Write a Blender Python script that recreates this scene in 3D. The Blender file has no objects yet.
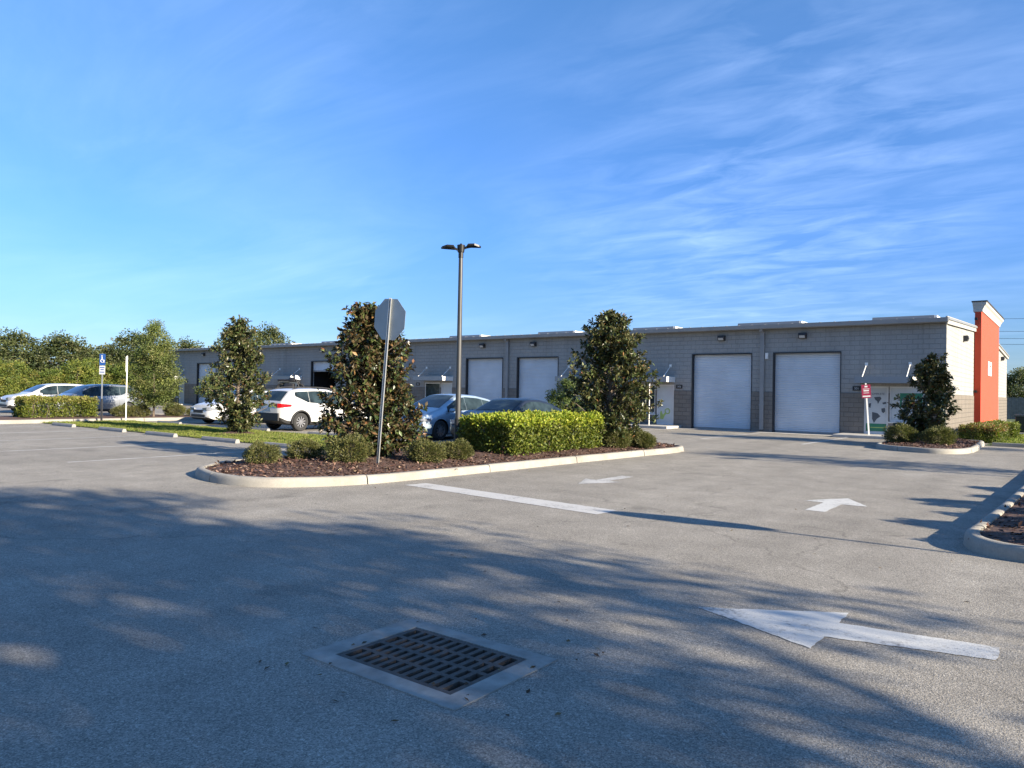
import bpy, bmesh, math, random
import numpy as np
from mathutils import Vector, Matrix
random.seed(7)
RNG = np.random.default_rng(7)
S = bpy.context.scene
COL = S.collection
R = math.radians
PI = math.pi

# ------------------------------------------------------------------ materials
def new_mat(name):
    m = bpy.data.materials.new(name); m.use_nodes = True
    nt = m.node_tree
    return m, nt, nt.nodes['Principled BSDF']

def N(nt, t, **kw):
    n = nt.nodes.new(t)
    for k, v in kw.items():
        if k in n.inputs.keys(): n.inputs[k].default_value = v
        else: setattr(n, k, v)
    return n

def coords(nt, kind='Object'):
    return nt.nodes.new('ShaderNodeTexCoord').outputs[kind]

def noise(nt, vec, scale, detail=4, rough=.55, dist=0):
    n = nt.nodes.new('ShaderNodeTexNoise'); nt.links.new(vec, n.inputs['Vector'])
    n.inputs['Scale'].default_value = scale; n.inputs['Detail'].default_value = detail
    n.inputs['Roughness'].default_value = rough; n.inputs['Distortion'].default_value = dist
    return n.outputs['Fac']

def ramp(nt, fac, stops):
    r = nt.nodes.new('ShaderNodeValToRGB'); nt.links.new(fac, r.inputs['Fac'])
    e = r.color_ramp.elements
    while len(e) < len(stops): e.new(.5)
    for i, (p, c) in enumerate(stops):
        e[i].position = p
        e[i].color = (c, c, c, 1) if isinstance(c, (int, float)) else (*c, 1)
    return r.outputs['Color']

def mix(nt, a, b, fac, mode='MIX'):
    n = nt.nodes.new('ShaderNodeMix'); n.data_type = 'RGBA'; n.blend_type = mode
    for sock, v in ((n.inputs['Factor'], fac), (n.inputs[6], a), (n.inputs[7], b)):
        if isinstance(v, (int, float)): sock.default_value = v if sock.type == 'VALUE' else (v, v, v, 1)
        elif isinstance(v, tuple): sock.default_value = (*v, 1)
        else: nt.links.new(v, sock)
    return n.outputs[2]

def bump(nt, h, strength, dist=.02, normal=None):
    b = nt.nodes.new('ShaderNodeBump'); b.inputs['Strength'].default_value = strength
    b.inputs['Distance'].default_value = dist; nt.links.new(h, b.inputs['Height'])
    if normal: nt.links.new(normal, b.inputs['Normal'])
    return b.outputs['Normal']

def plain(name, col, rough=.6, metal=0, var=.12, scale=3, bmp=0, bscale=60, coat=0, spec=.5):
    m, nt, p = new_mat(name)
    p.inputs['Roughness'].default_value = rough; p.inputs['Metallic'].default_value = metal
    p.inputs['Coat Weight'].default_value = coat; p.inputs['Coat Roughness'].default_value = .04
    p.inputs['Specular IOR Level'].default_value = spec
    v = coords(nt)
    f = noise(nt, v, scale, 5)
    c0 = tuple(x*(1-var) for x in col); c1 = tuple(min(1, x*(1+var)) for x in col)
    nt.links.new(ramp(nt, f, [(.3, c0), (.7, c1)]), p.inputs['Base Color'])
    if bmp: nt.links.new(bump(nt, noise(nt, v, bscale, 3), bmp, .01), p.inputs['Normal'])
    return m

def asphalt_mat():
    m, nt, p = new_mat('asphalt'); v = coords(nt)
    big = noise(nt, v, .22, 5, .6)
    med = noise(nt, v, 1.6, 5, .6)
    base = ramp(nt, big, [(.3, (.255, .234, .198)), (.7, (.315, .290, .246))])
    base = mix(nt, base, ramp(nt, med, [(.25, .80), (.75, 1.14)]), 1, 'MULTIPLY')
    vo = N(nt, 'ShaderNodeTexVoronoi', Scale=145.0); nt.links.new(v, vo.inputs['Vector'])
    sp = ramp(nt, vo.outputs['Color'], [(0, .42), (.5, .95), (.9, 1.5), (1, 2.1)])
    base = mix(nt, base, sp, .95, 'MULTIPLY')
    vo2 = N(nt, 'ShaderNodeTexVoronoi', Scale=75.0); nt.links.new(v, vo2.inputs['Vector'])
    base = mix(nt, base, ramp(nt, vo2.outputs['Color'], [(0, .74), (.75, 1.0), (1, 1.35)]), .7, 'MULTIPLY')
    # oil spots and tyre-darkened lanes
    oil = ramp(nt, noise(nt, v, .9, 3, .5, .4), [(.62, 1), (.74, .66)])
    base = mix(nt, base, oil, .8, 'MULTIPLY')
    drip = N(nt, 'ShaderNodeTexVoronoi', Scale=1.1); nt.links.new(v, drip.inputs['Vector'])
    dsz = N(nt, 'ShaderNodeMath', operation='DIVIDE'); nt.links.new(drip.outputs['Distance'], dsz.inputs[0])
    rnd = ramp(nt, drip.outputs['Color'], [(.55, .02), (1, .30)]); nt.links.new(rnd, dsz.inputs[1])
    base = mix(nt, base, ramp(nt, dsz.outputs[0], [(.25, .58), (.5, 1)]), .7, 'MULTIPLY')
    pale = ramp(nt, noise(nt, v, .55, 6, .7, .5), [(.58, 0), (.75, 1)])
    base = mix(nt, base, (.36, .34, .30), mix(nt, pale, (.35, .35, .35), 1, 'MULTIPLY'))
    mp = N(nt, 'ShaderNodeMapping'); mp.inputs['Scale'].default_value = (1.1, .07, 1); nt.links.new(v, mp.inputs['Vector'])
    tr = ramp(nt, noise(nt, mp.outputs['Vector'], 1.0, 3), [(.35, .88), (.65, 1.07)])
    base = mix(nt, base, tr, .7, 'MULTIPLY')
    # fine cracks
    cv = N(nt, 'ShaderNodeTexVoronoi', Scale=.16, feature='DISTANCE_TO_EDGE')
    dn = N(nt, 'ShaderNodeTexNoise', Scale=1.2, Detail=6.0); nt.links.new(v, dn.inputs['Vector'])
    ad = N(nt, 'ShaderNodeVectorMath', operation='ADD'); nt.links.new(v, ad.inputs[0]); nt.links.new(dn.outputs['Color'], ad.inputs[1])
    nt.links.new(ad.outputs[0], cv.inputs['Vector'])
    cr = ramp(nt, cv.outputs['Distance'], [(0.0, .38), (.004, 1)])
    brk = ramp(nt, noise(nt, v, .4, 3), [(.44, 0), (.52, 1)])
    base = mix(nt, base, mix(nt, (1, 1, 1), cr, brk), .5, 'MULTIPLY')
    nt.links.new(base, p.inputs['Base Color'])
    p.inputs['Roughness'].default_value = .92; p.inputs['Specular IOR Level'].default_value = .25
    h = mix(nt, vo.outputs['Distance'], vo2.outputs['Distance'], .5)
    nt.links.new(bump(nt, h, .38, .009), p.inputs['Normal'])
    return m

def paint_mark_mat(name, col, wear):
    m, nt, p = new_mat(name); v = coords(nt)
    f = noise(nt, v, 22, 6, .7); g = noise(nt, v, 2.0, 4, .6)
    k = mix(nt, f, g, .45)
    w = ramp(nt, k, [(wear-.07, 1), (wear+.05, 0)])
    c = mix(nt, col, (.20, .19, .175), w)
    c = mix(nt, c, ramp(nt, noise(nt, v, 120, 2), [(.3, .82), (.7, 1.05)]), .8, 'MULTIPLY')
    nt.links.new(c, p.inputs['Base Color']); p.inputs['Roughness'].default_value = .75
    nt.links.new(bump(nt, noise(nt, v, 110, 2), .35, .008), p.inputs['Normal'])
    return m

def block_mat(name, c1, c2, mortar, bw, bh, bmp, axis, rough=.9):
    """masonry courses; axis 0: wall runs along X, 1: along Y (object coords)"""
    m, nt, p = new_mat(name); v = coords(nt)
    sx = N(nt, 'ShaderNodeSeparateXYZ'); nt.links.new(v, sx.inputs[0])
    cb = N(nt, 'ShaderNodeCombineXYZ')
    nt.links.new(sx.outputs[axis], cb.inputs[0]); nt.links.new(sx.outputs[2], cb.inputs[1])
    b = nt.nodes.new('ShaderNodeTexBrick'); nt.links.new(cb.outputs[0], b.inputs['Vector'])
    b.inputs['Scale'].default_value = 1; b.inputs['Brick Width'].default_value = bw; b.inputs['Row Height'].default_value = bh
    b.inputs['Mortar Size'].default_value = .012; b.inputs['Mortar Smooth'].default_value = .3
    b.inputs['Color1'].default_value = (*c1, 1); b.inputs['Color2'].default_value = (*c2, 1); b.inputs['Mortar'].default_value = (*mortar, 1)
    c = mix(nt, b.outputs['Color'], ramp(nt, noise(nt, v, 26, 4, .7), [(.25, .86), (.75, 1.1)]), .8, 'MULTIPLY')
    mp = N(nt, 'ShaderNodeMapping'); mp.inputs['Scale'].default_value = (1.0, 1.0, .18); nt.links.new(v, mp.inputs['Vector'])
    c = mix(nt, c, ramp(nt, noise(nt, mp.outputs['Vector'], 1.1, 5, .65), [(.3, .86), (.7, 1.06)]), .8, 'MULTIPLY')
    mp3 = N(nt, 'ShaderNodeMapping'); mp3.inputs['Scale'].default_value = (3.2, 3.2, .10); nt.links.new(v, mp3.inputs['Vector'])
    c = mix(nt, c, ramp(nt, noise(nt, mp3.outputs['Vector'], 1.0, 5, .6), [(.56, 1), (.72, .80)]), .8, 'MULTIPLY')
    nt.links.new(c, p.inputs['Base Color']); p.inputs['Roughness'].default_value = rough
    p.inputs['Specular IOR Level'].default_value = .2
    iv = ramp(nt, b.outputs['Fac'], [(0, 1), (1, 0)])
    n1 = bump(nt, iv, .9, .012)
    nt.links.new(bump(nt, noise(nt, v, 40, 4), bmp, .012, n1), p.inputs['Normal'])
    return m

def kerb_mat():
    m, nt, p = new_mat('kerb_concrete'); v = coords(nt)
    c = ramp(nt, noise(nt, v, 1.6, 6, .65), [(.28, (.215, .20, .17)), (.5, (.285, .265, .225)), (.72, (.34, .32, .275))])
    c = mix(nt, c, ramp(nt, noise(nt, v, 45, 4, .7), [(.3, .84), (.7, 1.08)]), .8, 'MULTIPLY')
    c = mix(nt, c, ramp(nt, noise(nt, v, 3.5, 6, .7, .6), [(.62, 1), (.72, .55)]), .8, 'MULTIPLY')
    nt.links.new(c, p.inputs['Base Color']); p.inputs['Roughness'].default_value = .9
    nt.links.new(bump(nt, noise(nt, v, 70, 4), .4, .01), p.inputs['Normal'])
    return m

def leaf_mat(name, rough=.45, back=None, trans=.25, spec=.5):
    """per-leaf colour from the mesh; a different underside where the species has one"""
    m, nt, p = new_mat(name)
    at = N(nt, 'ShaderNodeAttribute', attribute_name='leaf_color')
    c = at.outputs['Color']
    if back:
        g = nt.nodes.new('ShaderNodeNewGeometry')
        c = mix(nt, c, back, g.outputs['Backfacing'])
    nt.links.new(c, p.inputs['Base Color']); p.inputs['Roughness'].default_value = rough
    p.inputs['Specular IOR Level'].default_value = spec
    t = nt.nodes.new('ShaderNodeBsdfTranslucent')
    tc = mix(nt, c, (1.0, 1.25, .45), 1, 'MULTIPLY'); nt.links.new(tc, t.inputs['Color'])
    ms = nt.nodes.new('ShaderNodeMixShader'); ms.inputs[0].default_value = trans
    nt.links.new(p.outputs[0], ms.inputs[1]); nt.links.new(t.outputs[0], ms.inputs[2])
    nt.links.new(ms.outputs[0], nt.nodes['Material Output'].inputs['Surface'])
    return m

M = {}
M['asphalt'] = asphalt_mat()
M['paint'] = paint_mark_mat('road_paint', (.54, .535, .50), .435)
M['paint_worn'] = paint_mark_mat('worn_road_paint', (.50, .49, .46), .47)
M['paint_bar'] = paint_mark_mat('stop_bar_paint', (.50, .49, .46), .42)
M['paint_faint'] = paint_mark_mat('faint_road_paint', (.50, .49, .46), .44)
M['concrete'] = plain('concrete', (.42, .40, .36), .9, var=.18, scale=2.5, bmp=.3, bscale=90)
M['kerb'] = kerb_mat()
M['stop_conc'] = plain('wheel_stop_concrete', (.26, .25, .235), .9, var=.15, scale=5, bmp=.3, bscale=60)
M['drain_frame'] = plain('drain_frame_concrete', (.27, .255, .225), .85, var=.3, scale=6, bmp=.25, bscale=120)
M['iron'] = plain('cast_iron', (.085, .068, .055), .7, .3, var=.3, scale=14, bmp=.3, bscale=160)
M['pit'] = plain('pit_dark', (.03, .03, .03), .95, var=.3)
M['soil'] = plain('lawn_soil', (.06, .085, .025), .95, var=.3, scale=1.5, bmp=.5, bscale=20)
M['field'] = plain('field_grass', (.07, .10, .03), .95, var=.3, scale=.2, bmp=.4, bscale=3)
M['mulch'] = plain('mulch', (.085, .045, .032), .95, var=.5, scale=30, bmp=.8, bscale=50)
AX, AY = 0, 1
M['wall_x'] = block_mat('grey_block_x', (.325, .32, .30), (.31, .305, .287), (.28, .276, .26), .4, .203, .2, 0)
M['wall_y'] = block_mat('grey_block_y', (.325, .32, .30), (.31, .305, .287), (.28, .276, .26), .4, .203, .2, 1)
M['base_x'] = block_mat('split_face_x', (.215, .195, .17), (.185, .168, .147), (.15, .14, .124), .4, .203, .9, 0)
M['base_y'] = block_mat('split_face_y', (.19, .165, .14), (.175, .155, .13), (.14, .128, .112), .4, .203, .7, 1)
M['roofmetal'] = plain('roof_metal', (.27, .27, .265), .45, .4, var=.08, scale=1)
M['gutter'] = plain('gutter_paint', (.27, .27, .265), .5, var=.08, scale=2)
M['rake'] = plain('rake_trim', (.36, .345, .31), .6, var=.06)
M['downspout'] = plain('downspout_paint', (.25, .245, .235), .5, var=.08)
M['rollup'] = plain('rollup_door_paint', (.54, .58, .61), .45, var=.12, scale=.7)
M['black'] = plain('black_trim', (.015, .015, .016), .55, var=.2)
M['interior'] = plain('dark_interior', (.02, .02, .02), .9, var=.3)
M['frame'] = plain('white_door_frame', (.62, .63, .62), .45, var=.05)
M['frost'] = plain('frosted_door_film', (.50, .53, .53), .3, var=.05)
M['canopy'] = plain('canopy_metal', (.28, .285, .285), .4, .3, var=.06)
M['white'] = plain('white_paint', (.78, .76, .71), .5, var=.05)
M['orange'] = plain('orange_red_stucco', (.46, .056, .024), .85, var=.06, scale=2, bmp=.25, bscale=120)
M['cornice'] = plain('white_cornice', (.42, .41, .38), .7, var=.05, bmp=.1)
M['darkgrey'] = plain('dark_grey_metal', (.05, .05, .052), .5, .3, var=.15)
M['lens'] = plain('lamp_lens', (.45, .45, .43), .2, var=.1)
M['bronze'] = plain('bronze_pole', (.06, .06, .059), .45, .35, var=.1, scale=4)
M['lamphead'] = plain('lamp_head_bronze', (.018, .018, .018), .4, .4, var=.15)
M['galv'] = plain('galvanised_steel', (.50, .50, .48), .42, .65, var=.1, scale=8)
M['alu'] = plain('sign_back_aluminium', (.30, .33, .33), .5, .3, var=.08, scale=3)
M['signred'] = plain('sign_red', (.50, .015, .02), .4, var=.05)
M['signmaroon'] = plain('tow_sign_red', (.27, .02, .055), .4, var=.08)
M['signwhite'] = plain('sign_white', (.6, .6, .58), .4, var=.04)
M['signblue'] = plain('sign_blue', (.02, .08, .28), .4, var=.05)
M['green'] = plain('green_film', (.02, .17, .09), .35, var=.1)
M['darkfilm'] = plain('dark_film', (.07, .085, .10), .35, var=.1)
M['lime'] = plain('lime_film', (.33, .45, .12), .4, var=.1)
M['bark'] = plain('bark', (.13, .10, .075), .95, var=.3, scale=12, bmp=.8, bscale=30)
M['tyre'] = plain('tyre_rubber', (.02, .02, .02), .85, var=.15)
M['rim'] = plain('alloy_rim', (.36, .36, .37), .3, .7, var=.06)
M['fence'] = plain('weathered_fence', (.20, .18, .155), .9, var=.25, scale=4)
M['wire'] = plain('wire_black', (.03, .03, .03), .7)
M['seat'] = plain('black_vinyl', (.02, .02, .022), .5)

def glass_mat(name, col=(.012, .016, .02), rough=.03):
    m, nt, p = new_mat(name); v = coords(nt)
    nt.links.new(ramp(nt, noise(nt, v, 2.2, 3), [(.35, tuple(c*.5 for c in col)), (.65, tuple(c*1.6 for c in col))]), p.inputs['Base Color'])
    p.inputs['Roughness'].default_value = rough; p.inputs['Specular IOR Level'].default_value = .22
    return m
M['glass'] = glass_mat('car_glass', (.018, .028, .032))
M['shopglass'] = glass_mat('shop_glass', (.03, .045, .045), .05)
def car_paint(name, col, metal=0, rough=.35):
    return plain(name, col, rough, metal, var=.03, scale=6, coat=.6 if sum(col) > .2 else .25)
M['p_white'] = car_paint('white_car_paint', (.52, .515, .50))
M['p_silver'] = car_paint('silver_car_paint', (.19, .205, .225), .5)
M['p_bluesilver'] = car_paint('blue_silver_car_paint', (.33, .41, .48), .45)
M['p_navy'] = car_paint('dark_blue_car_paint', (.010, .014, .024), .0)
M['headlight'] = plain('headlight_glass', (.30, .32, .35), .08, .3, var=.35, scale=18, coat=1)
M['taillight'] = plain('taillight_red', (.42, .008, .012), .15, var=.2, scale=18, coat=1)

M['magnolia'] = leaf_mat('magnolia_leaf', .36, back=(.085, .062, .03), trans=.06, spec=.42)
M['magnolia_g'] = leaf_mat('green_magnolia_leaf', .36, back=(.10, .095, .04), trans=.08, spec=.42)
M['leaf'] = leaf_mat('tree_leaf', .5, trans=.3, spec=.3)
M['shrubleaf'] = leaf_mat('shrub_leaf', .5, trans=.25, spec=.3)
M['grassblade'] = leaf_mat('grass_blade', .6, trans=.35, spec=.2)
M['chip'] = leaf_mat('mulch_chip', .85, trans=0, spec=.2)

# ------------------------------------------------------------------ mesh helpers
class MB:
    def __init__(s): s.v = []; s.f = []; s.m = []
    def add(s, vs, fs, mi=0):
        o = len(s.v); s.v += [tuple(v) for v in vs]
        for f in fs: s.f.append(tuple(i+o for i in f)); s.m.append(mi)
        return s
    def box(s, x0, x1, y0, y1, z0, z1, mi=0, bev=0):
        if bev:
            b = bev
            bm = bmesh.new(); bmesh.ops.create_cube(bm, size=1)
            for v in bm.verts:
                v.co = Vector(((x0+x1)/2+v.co.x*(x1-x0), (y0+y1)/2+v.co.y*(y1-y0), (z0+z1)/2+v.co.z*(z1-z0)))
            bmesh.ops.bevel(bm, geom=bm.edges[:], offset=b, segments=2, affect='EDGES', profile=.5)
            return s.bm(bm, mi)
        vs = [(x, y, z) for z in (z0, z1) for y in (y0, y1) for x in (x0, x1)]
        return s.add(vs, [(0, 2, 3, 1), (4, 5, 7, 6), (0, 1, 5, 4), (2, 6, 7, 3), (0, 4, 6, 2), (1, 3, 7, 5)], mi)
    def bm(s, bm, mi=0):
        bm.verts.index_update()
        s.add([v.co for v in bm.verts], [[v.index for v in f.verts] for f in bm.faces], mi); bm.free(); return s
    def cyl(s, p0, p1, r0, r1=None, n=12, mi=0, caps=True):
        r1 = r0 if r1 is None else r1
        p0, p1 = Vector(p0), Vector(p1); d = (p1-p0).normalized()
        u = d.orthogonal().normalized(); w = d.cross(u)
        vs = []
        for p, r in ((p0, r0), (p1, r1)):
            for k in range(n):
                a = 2*PI*k/n; vs.append(p+(u*math.cos(a)+w*math.sin(a))*r)
        fs = [(k, (k+1) % n, n+(k+1) % n, n+k) for k in range(n)]
        if caps: fs += [tuple(range(n-1, -1, -1)), tuple(range(n, 2*n))]
        return s.add(vs, fs, mi)
    def tube(s, pts, radii, n=8, mi=0):
        pts = [Vector(p) for p in pts]; vs = []; fs = []
        u = None
        for i, p in enumerate(pts):
            d = (pts[min(i+1, len(pts)-1)]-pts[max(i-1, 0)]).normalized()
            u = (u-d*u.dot(d)).normalized() if u else d.orthogonal().normalized()
            w = d.cross(u); r = radii[i] if hasattr(radii, '__len__') else radii
            for k in range(n):
                a = 2*PI*k/n; vs.append(p+(u*math.cos(a)+w*math.sin(a))*r)
        for i in range(len(pts)-1):
            for k in range(n):
                fs.append((i*n+k, i*n+(k+1) % n, (i+1)*n+(k+1) % n, (i+1)*n+k))
        fs += [tuple(range(n-1, -1, -1)), tuple(range((len(pts)-1)*n, len(pts)*n))]
        return s.add(vs, fs, mi)
    def prism(s, poly, lo, hi, axis=2, mi=0):
        """2-D outline extruded along an axis"""
        n = len(poly)
        def pt(a, b, c): return {2: (a, b, c), 1: (a, c, b), 0: (c, a, b)}[axis]
        vs = [pt(a, b, lo) for a, b in poly]+[pt(a, b, hi) for a, b in poly]
        fs = [tuple(range(n-1, -1, -1)), tuple(range(n, 2*n))]+[(k, (k+1) % n, n+(k+1) % n, n+k) for k in range(n)]
        return s.add(vs, fs, mi)
    def torus(s, c, R_, r, axis=1, n=28, k=8, mi=0, a0=0, a1=2*PI):
        vs = []; fs = []; full = abs(a1-a0-2*PI) < 1e-6
        nn = n if full else n+1
        for i in range(nn):
            a = a0+(a1-a0)*i/n
            for j in range(k):
                b = 2*PI*j/k; rr = R_+r*math.cos(b); h = r*math.sin(b)
                x, z = rr*math.cos(a), rr*math.sin(a)
                vs.append((c[0]+x, c[1]+h, c[2]+z) if axis == 1 else (c[0]+h, c[1]+x, c[2]+z))
        for i in range(n):
            for j in range(k):
                fs.append((i*k+j, ((i+1) % nn)*k+j, ((i+1) % nn)*k+(j+1) % k, i*k+(j+1) % k))
        return s.add(vs, fs, mi)
    def lathe(s, prof, c, axis=1, n=28, mi=0):
        vs = []; fs = []
        for r, h in prof:
            for i in range(n):
                a = 2*PI*i/n
                x, z = r*math.cos(a), r*math.sin(a)
                vs.append((c[0]+x, c[1]+h, c[2]+z) if axis == 1 else (c[0]+x, c[1]+z, c[2]+h))
        for q in range(len(prof)-1):
            for i in range(n): fs.append((q*n+i, q*n+(i+1) % n, (q+1)*n+(i+1) % n, (q+1)*n+i))
        return s.add(vs, fs, mi)
    def build(s, name, mats, parent=None, smooth=False):
        me = bpy.data.meshes.new(name); me.from_pydata(s.v, [], s.f)
        mats = mats if isinstance(mats, (list, tuple)) else [mats]
        for m in mats: me.materials.append(M[m] if isinstance(m, str) else m)
        me.polygons.foreach_set('material_index', s.m)
        bm = bmesh.new(); bm.from_mesh(me); bmesh.ops.recalc_face_normals(bm, faces=bm.faces); bm.to_mesh(me); bm.free()
        if smooth:
            me.polygons.foreach_set('use_smooth', [True]*len(me.polygons))
            me.set_sharp_from_angle(angle=R(38))
        me.update()
        o = bpy.data.objects.new(name, me); COL.objects.link(o)
        if parent: o.parent = parent
        return o

def thing(name, label, cat, loc=(0, 0, 0), rotz=0, group=None):
    o = bpy.data.objects.new(name, None); COL.objects.link(o); o.empty_display_size = .2
    o.location = loc; o.rotation_euler = (0, 0, rotz)
    o['label'] = label; o['category'] = cat
    if group: o['group'] = group
    return o
def tag(o, label, cat, group=None):
    o['label'] = label; o['category'] = cat
    if group: o['group'] = group
    return o
def struct(o, kind='structure'): o['kind'] = kind; return o
def kids(o): return [c for c in bpy.data.objects if c.parent == o]
def dup(root, loc, rotz=0, label=None, scale=None, group=None):
    def cp(o, par):
        c = o.copy(); COL.objects.link(c); c.parent = par
        for ch in kids(o): cp(ch, c)
        return c
    r = cp(root, None); r.location = loc; r.rotation_euler = (0, 0, rotz)
    if scale: r.scale = scale
    if label: r['label'] = label
    if group: r['group'] = group
    return r
def text_mb(txt, size):
    cu = bpy.data.curves.new('lettering', 'FONT'); cu.body = txt; cu.size = size; cu.align_x = 'CENTER'; cu.align_y = 'CENTER'; cu.extrude = .002
    o = bpy.data.objects.new('lettering', cu); COL.objects.link(o)
    me = bpy.data.meshes.new_from_object(o.evaluated_get(bpy.context.evaluated_depsgraph_get()))
    vs = [v.co.copy() for v in me.vertices]; fs = [tuple(p.vertices) for p in me.polygons]
    bpy.data.objects.remove(o); bpy.data.curves.remove(cu); bpy.data.meshes.remove(me)
    return vs, fs

# ------------------------------------------------------------------ leaves
def leaf_mesh(name, pos, dirs, length, width, colors, mat, parent=None, fold=.25, droop=0.0, roll=None):
    """pos, dirs (n,3); one folded two-triangle leaf each"""
    n = len(pos)
    d = dirs/np.linalg.norm(dirs, axis=1, keepdims=True)
    ref = RNG.normal(size=(n, 3)) if roll is None else roll
    side = np.cross(d, ref); side /= np.linalg.norm(side, axis=1, keepdims=True)+1e-9
    up = np.cross(side, d)
    L = np.broadcast_to(np.asarray(length, float).reshape(-1, 1), (n, 1)); W = np.broadcast_to(np.asarray(width, float).reshape(-1, 1), (n, 1))
    mid = pos+d*L*.5
    V = np.empty((n, 4, 3))
    V[:, 0] = pos; V[:, 1] = mid+side*W*.5+up*W*fold; V[:, 2] = pos+d*L; V[:, 2, 2] -= (droop*L)[:, 0]; V[:, 3] = mid-side*W*.5+up*W*fold
    me = bpy.data.meshes.new(name)
    me.vertices.add(4*n); me.vertices.foreach_set('co', V.ravel())
    idx = np.arange(n)[:, None]*4
    tri = np.concatenate([idx+np.array([[0, 1, 2]]), idx+np.array([[0, 2, 3]])], axis=1).ravel()
    me.loops.add(6*n); me.loops.foreach_set('vertex_index', tri.astype(np.int32))
    me.polygons.add(2*n); me.polygons.foreach_set('loop_start', np.arange(0, 6*n, 3, dtype=np.int32))
    me.update(calc_edges=True)
    ca = me.color_attributes.new('leaf_color', 'FLOAT_COLOR', 'POINT')
    c4 = np.ones((n, 4, 4)); c4[:, :, :3] = colors[:, None, :]
    ca.data.foreach_set('color', c4.ravel())
    me.materials.append(M[mat])
    o = bpy.data.objects.new(name, me); COL.objects.link(o)
    if parent: o.parent = parent
    return o

def palette(n, cols, weights, jitter=.2):
    cols = np.array(cols); k = RNG.choice(len(cols), size=n, p=np.array(weights)/sum(weights))
    return np.clip(cols[k]*RNG.uniform(1-jitter, 1+jitter, (n, 1))*RNG.uniform(.94, 1.06, (n, 3)), 0, 1)

def unit(n):
    v = RNG.normal(size=(n, 3)); return v/np.linalg.norm(v, axis=1, keepdims=True)

def limbs_mb(height, trunk_r, tips, lean=(0, 0), start=.15):
    mb = MB()
    pts = [(lean[0]*t*t+.03*math.sin(5*t), lean[1]*t*t+.03*math.cos(4*t)-.03, height*t) for t in np.linspace(0, 1, 8)]
    mb.tube(pts, [trunk_r*(1-.85*t)+.004 for t in np.linspace(0, 1, 8)], 8)
    for tp in tips:
        tp = Vector(tp); t = max(start, min(.95, (tp.z-.55*math.hypot(tp.x, tp.y))/height))
        b = Vector((lean[0]*t*t, lean[1]*t*t, height*t))
        m = b.lerp(tp, .55)+Vector((0, 0, -.06*(tp-b).length))
        r = trunk_r*.35*(1-.6*t)
        mb.tube([b, m, tp], [r, r*.6, r*.2], 5)
    return mb

def magnolia(name, label, loc, H, prof, nshoots, cols, wts, mat='magnolia', leaf=.15, group=None, squash=1.0, lean=(0, 0), seed=1, per=23):
    global RNG
    RNG = np.random.default_rng(seed)
    t = thing(name, label, 'tree', loc, 0, group)
    tips = []; D = []
    zs = [p[0] for p in prof]; rs = [p[1] for p in prof]
    ph = RNG.uniform(0, 6.28, 4)
    # main branches first, then shoots gathered round their ends, so the crown breaks into clumps
    br = []
    nb = max(14, int(nshoots/17))
    for k in range(nb):
        u = zs[0]+.02+(zs[-1]-zs[0]-.04)*((k+RNG.uniform(.1, .9))/nb)**1.25
        a = k*2.399+RNG.uniform(-.5, .5); rad = np.interp(u, zs, rs)*(1+.14*math.sin(2*a+ph[0])+.12*math.sin(17*u+ph[2]))*RNG.uniform(.62, 1.02)
        br.append((rad*math.cos(a)*squash+lean[0]*u, rad*math.sin(a)+lean[1]*u, u*H, a))
    while len(tips) < nshoots:
        b = br[RNG.integers(0, nb)]; g = np.zeros(3)
        if RNG.uniform() < .74:
            g = RNG.normal(0, 1, 3)*np.array([.19, .19, .17])*(.6+.4*b[2]/H if b[2] > .5*H else 1)
            p = np.array(b[:3])+g
        else:
            p = np.array([b[0]*RNG.uniform(.15, .75), b[1]*RNG.uniform(.15, .75), b[2]+RNG.normal(0, .15)])
        if p[2] < .08 or p[2] > H: continue
        out = np.array([math.cos(b[3]), math.sin(b[3]), 0])*.7+np.array([g[0], g[1], g[2]])*2.0
        tips.append(tuple(p)); D.append((out[0], out[1], out[2]+RNG.uniform(.15, .8)))
    # a few leaders poking out of the outline
    for k in range(max(4, nshoots//18)):
        u = RNG.uniform(.25, .97); a = RNG.uniform(0, 2*PI); rad = np.interp(u, zs, rs)*RNG.uniform(1.1, 1.35)+.03
        tips.append((rad*math.cos(a)*squash+lean[0]*u, rad*math.sin(a)+lean[1]*u, u*H+.08)); D.append((math.cos(a)*.6, math.sin(a)*.6, 1))
    tips.append((lean[0], lean[1], H)); D.append((0, 0, 1))
    tips = np.array(tips); D = np.array(D)
    limbs_mb(H*.96, .045+.008*H, tips[::5], lean).build('trunk', 'bark', t, True)
    T = np.repeat(tips, per, axis=0); A = np.repeat(D/np.linalg.norm(D, axis=1, keepdims=True), per, axis=0)
    n = len(T)
    back = RNG.uniform(0, .20, (n, 1))
    pos = T-A*back+RNG.normal(0, .022, (n, 3))
    pos[:, 2] = np.maximum(pos[:, 2], .05)
    dirs = A*RNG.uniform(.1, 1.0, (n, 1))+unit(n)*.95
    C = palette(n, cols, wts, .28)*np.repeat(RNG.uniform(.8, 1.2, len(tips)), per)[:, None]
    up = np.tile(np.array([[0, 0, 1.0]]), (n, 1))+RNG.normal(0, .55, (n, 3))
    leaf_mesh('crown', pos, dirs, RNG.uniform(.7, 1.15, n)*leaf, RNG.uniform(.38, .52, n)*leaf, C, mat, t, .12, .08, roll=up)
    return t

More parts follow.
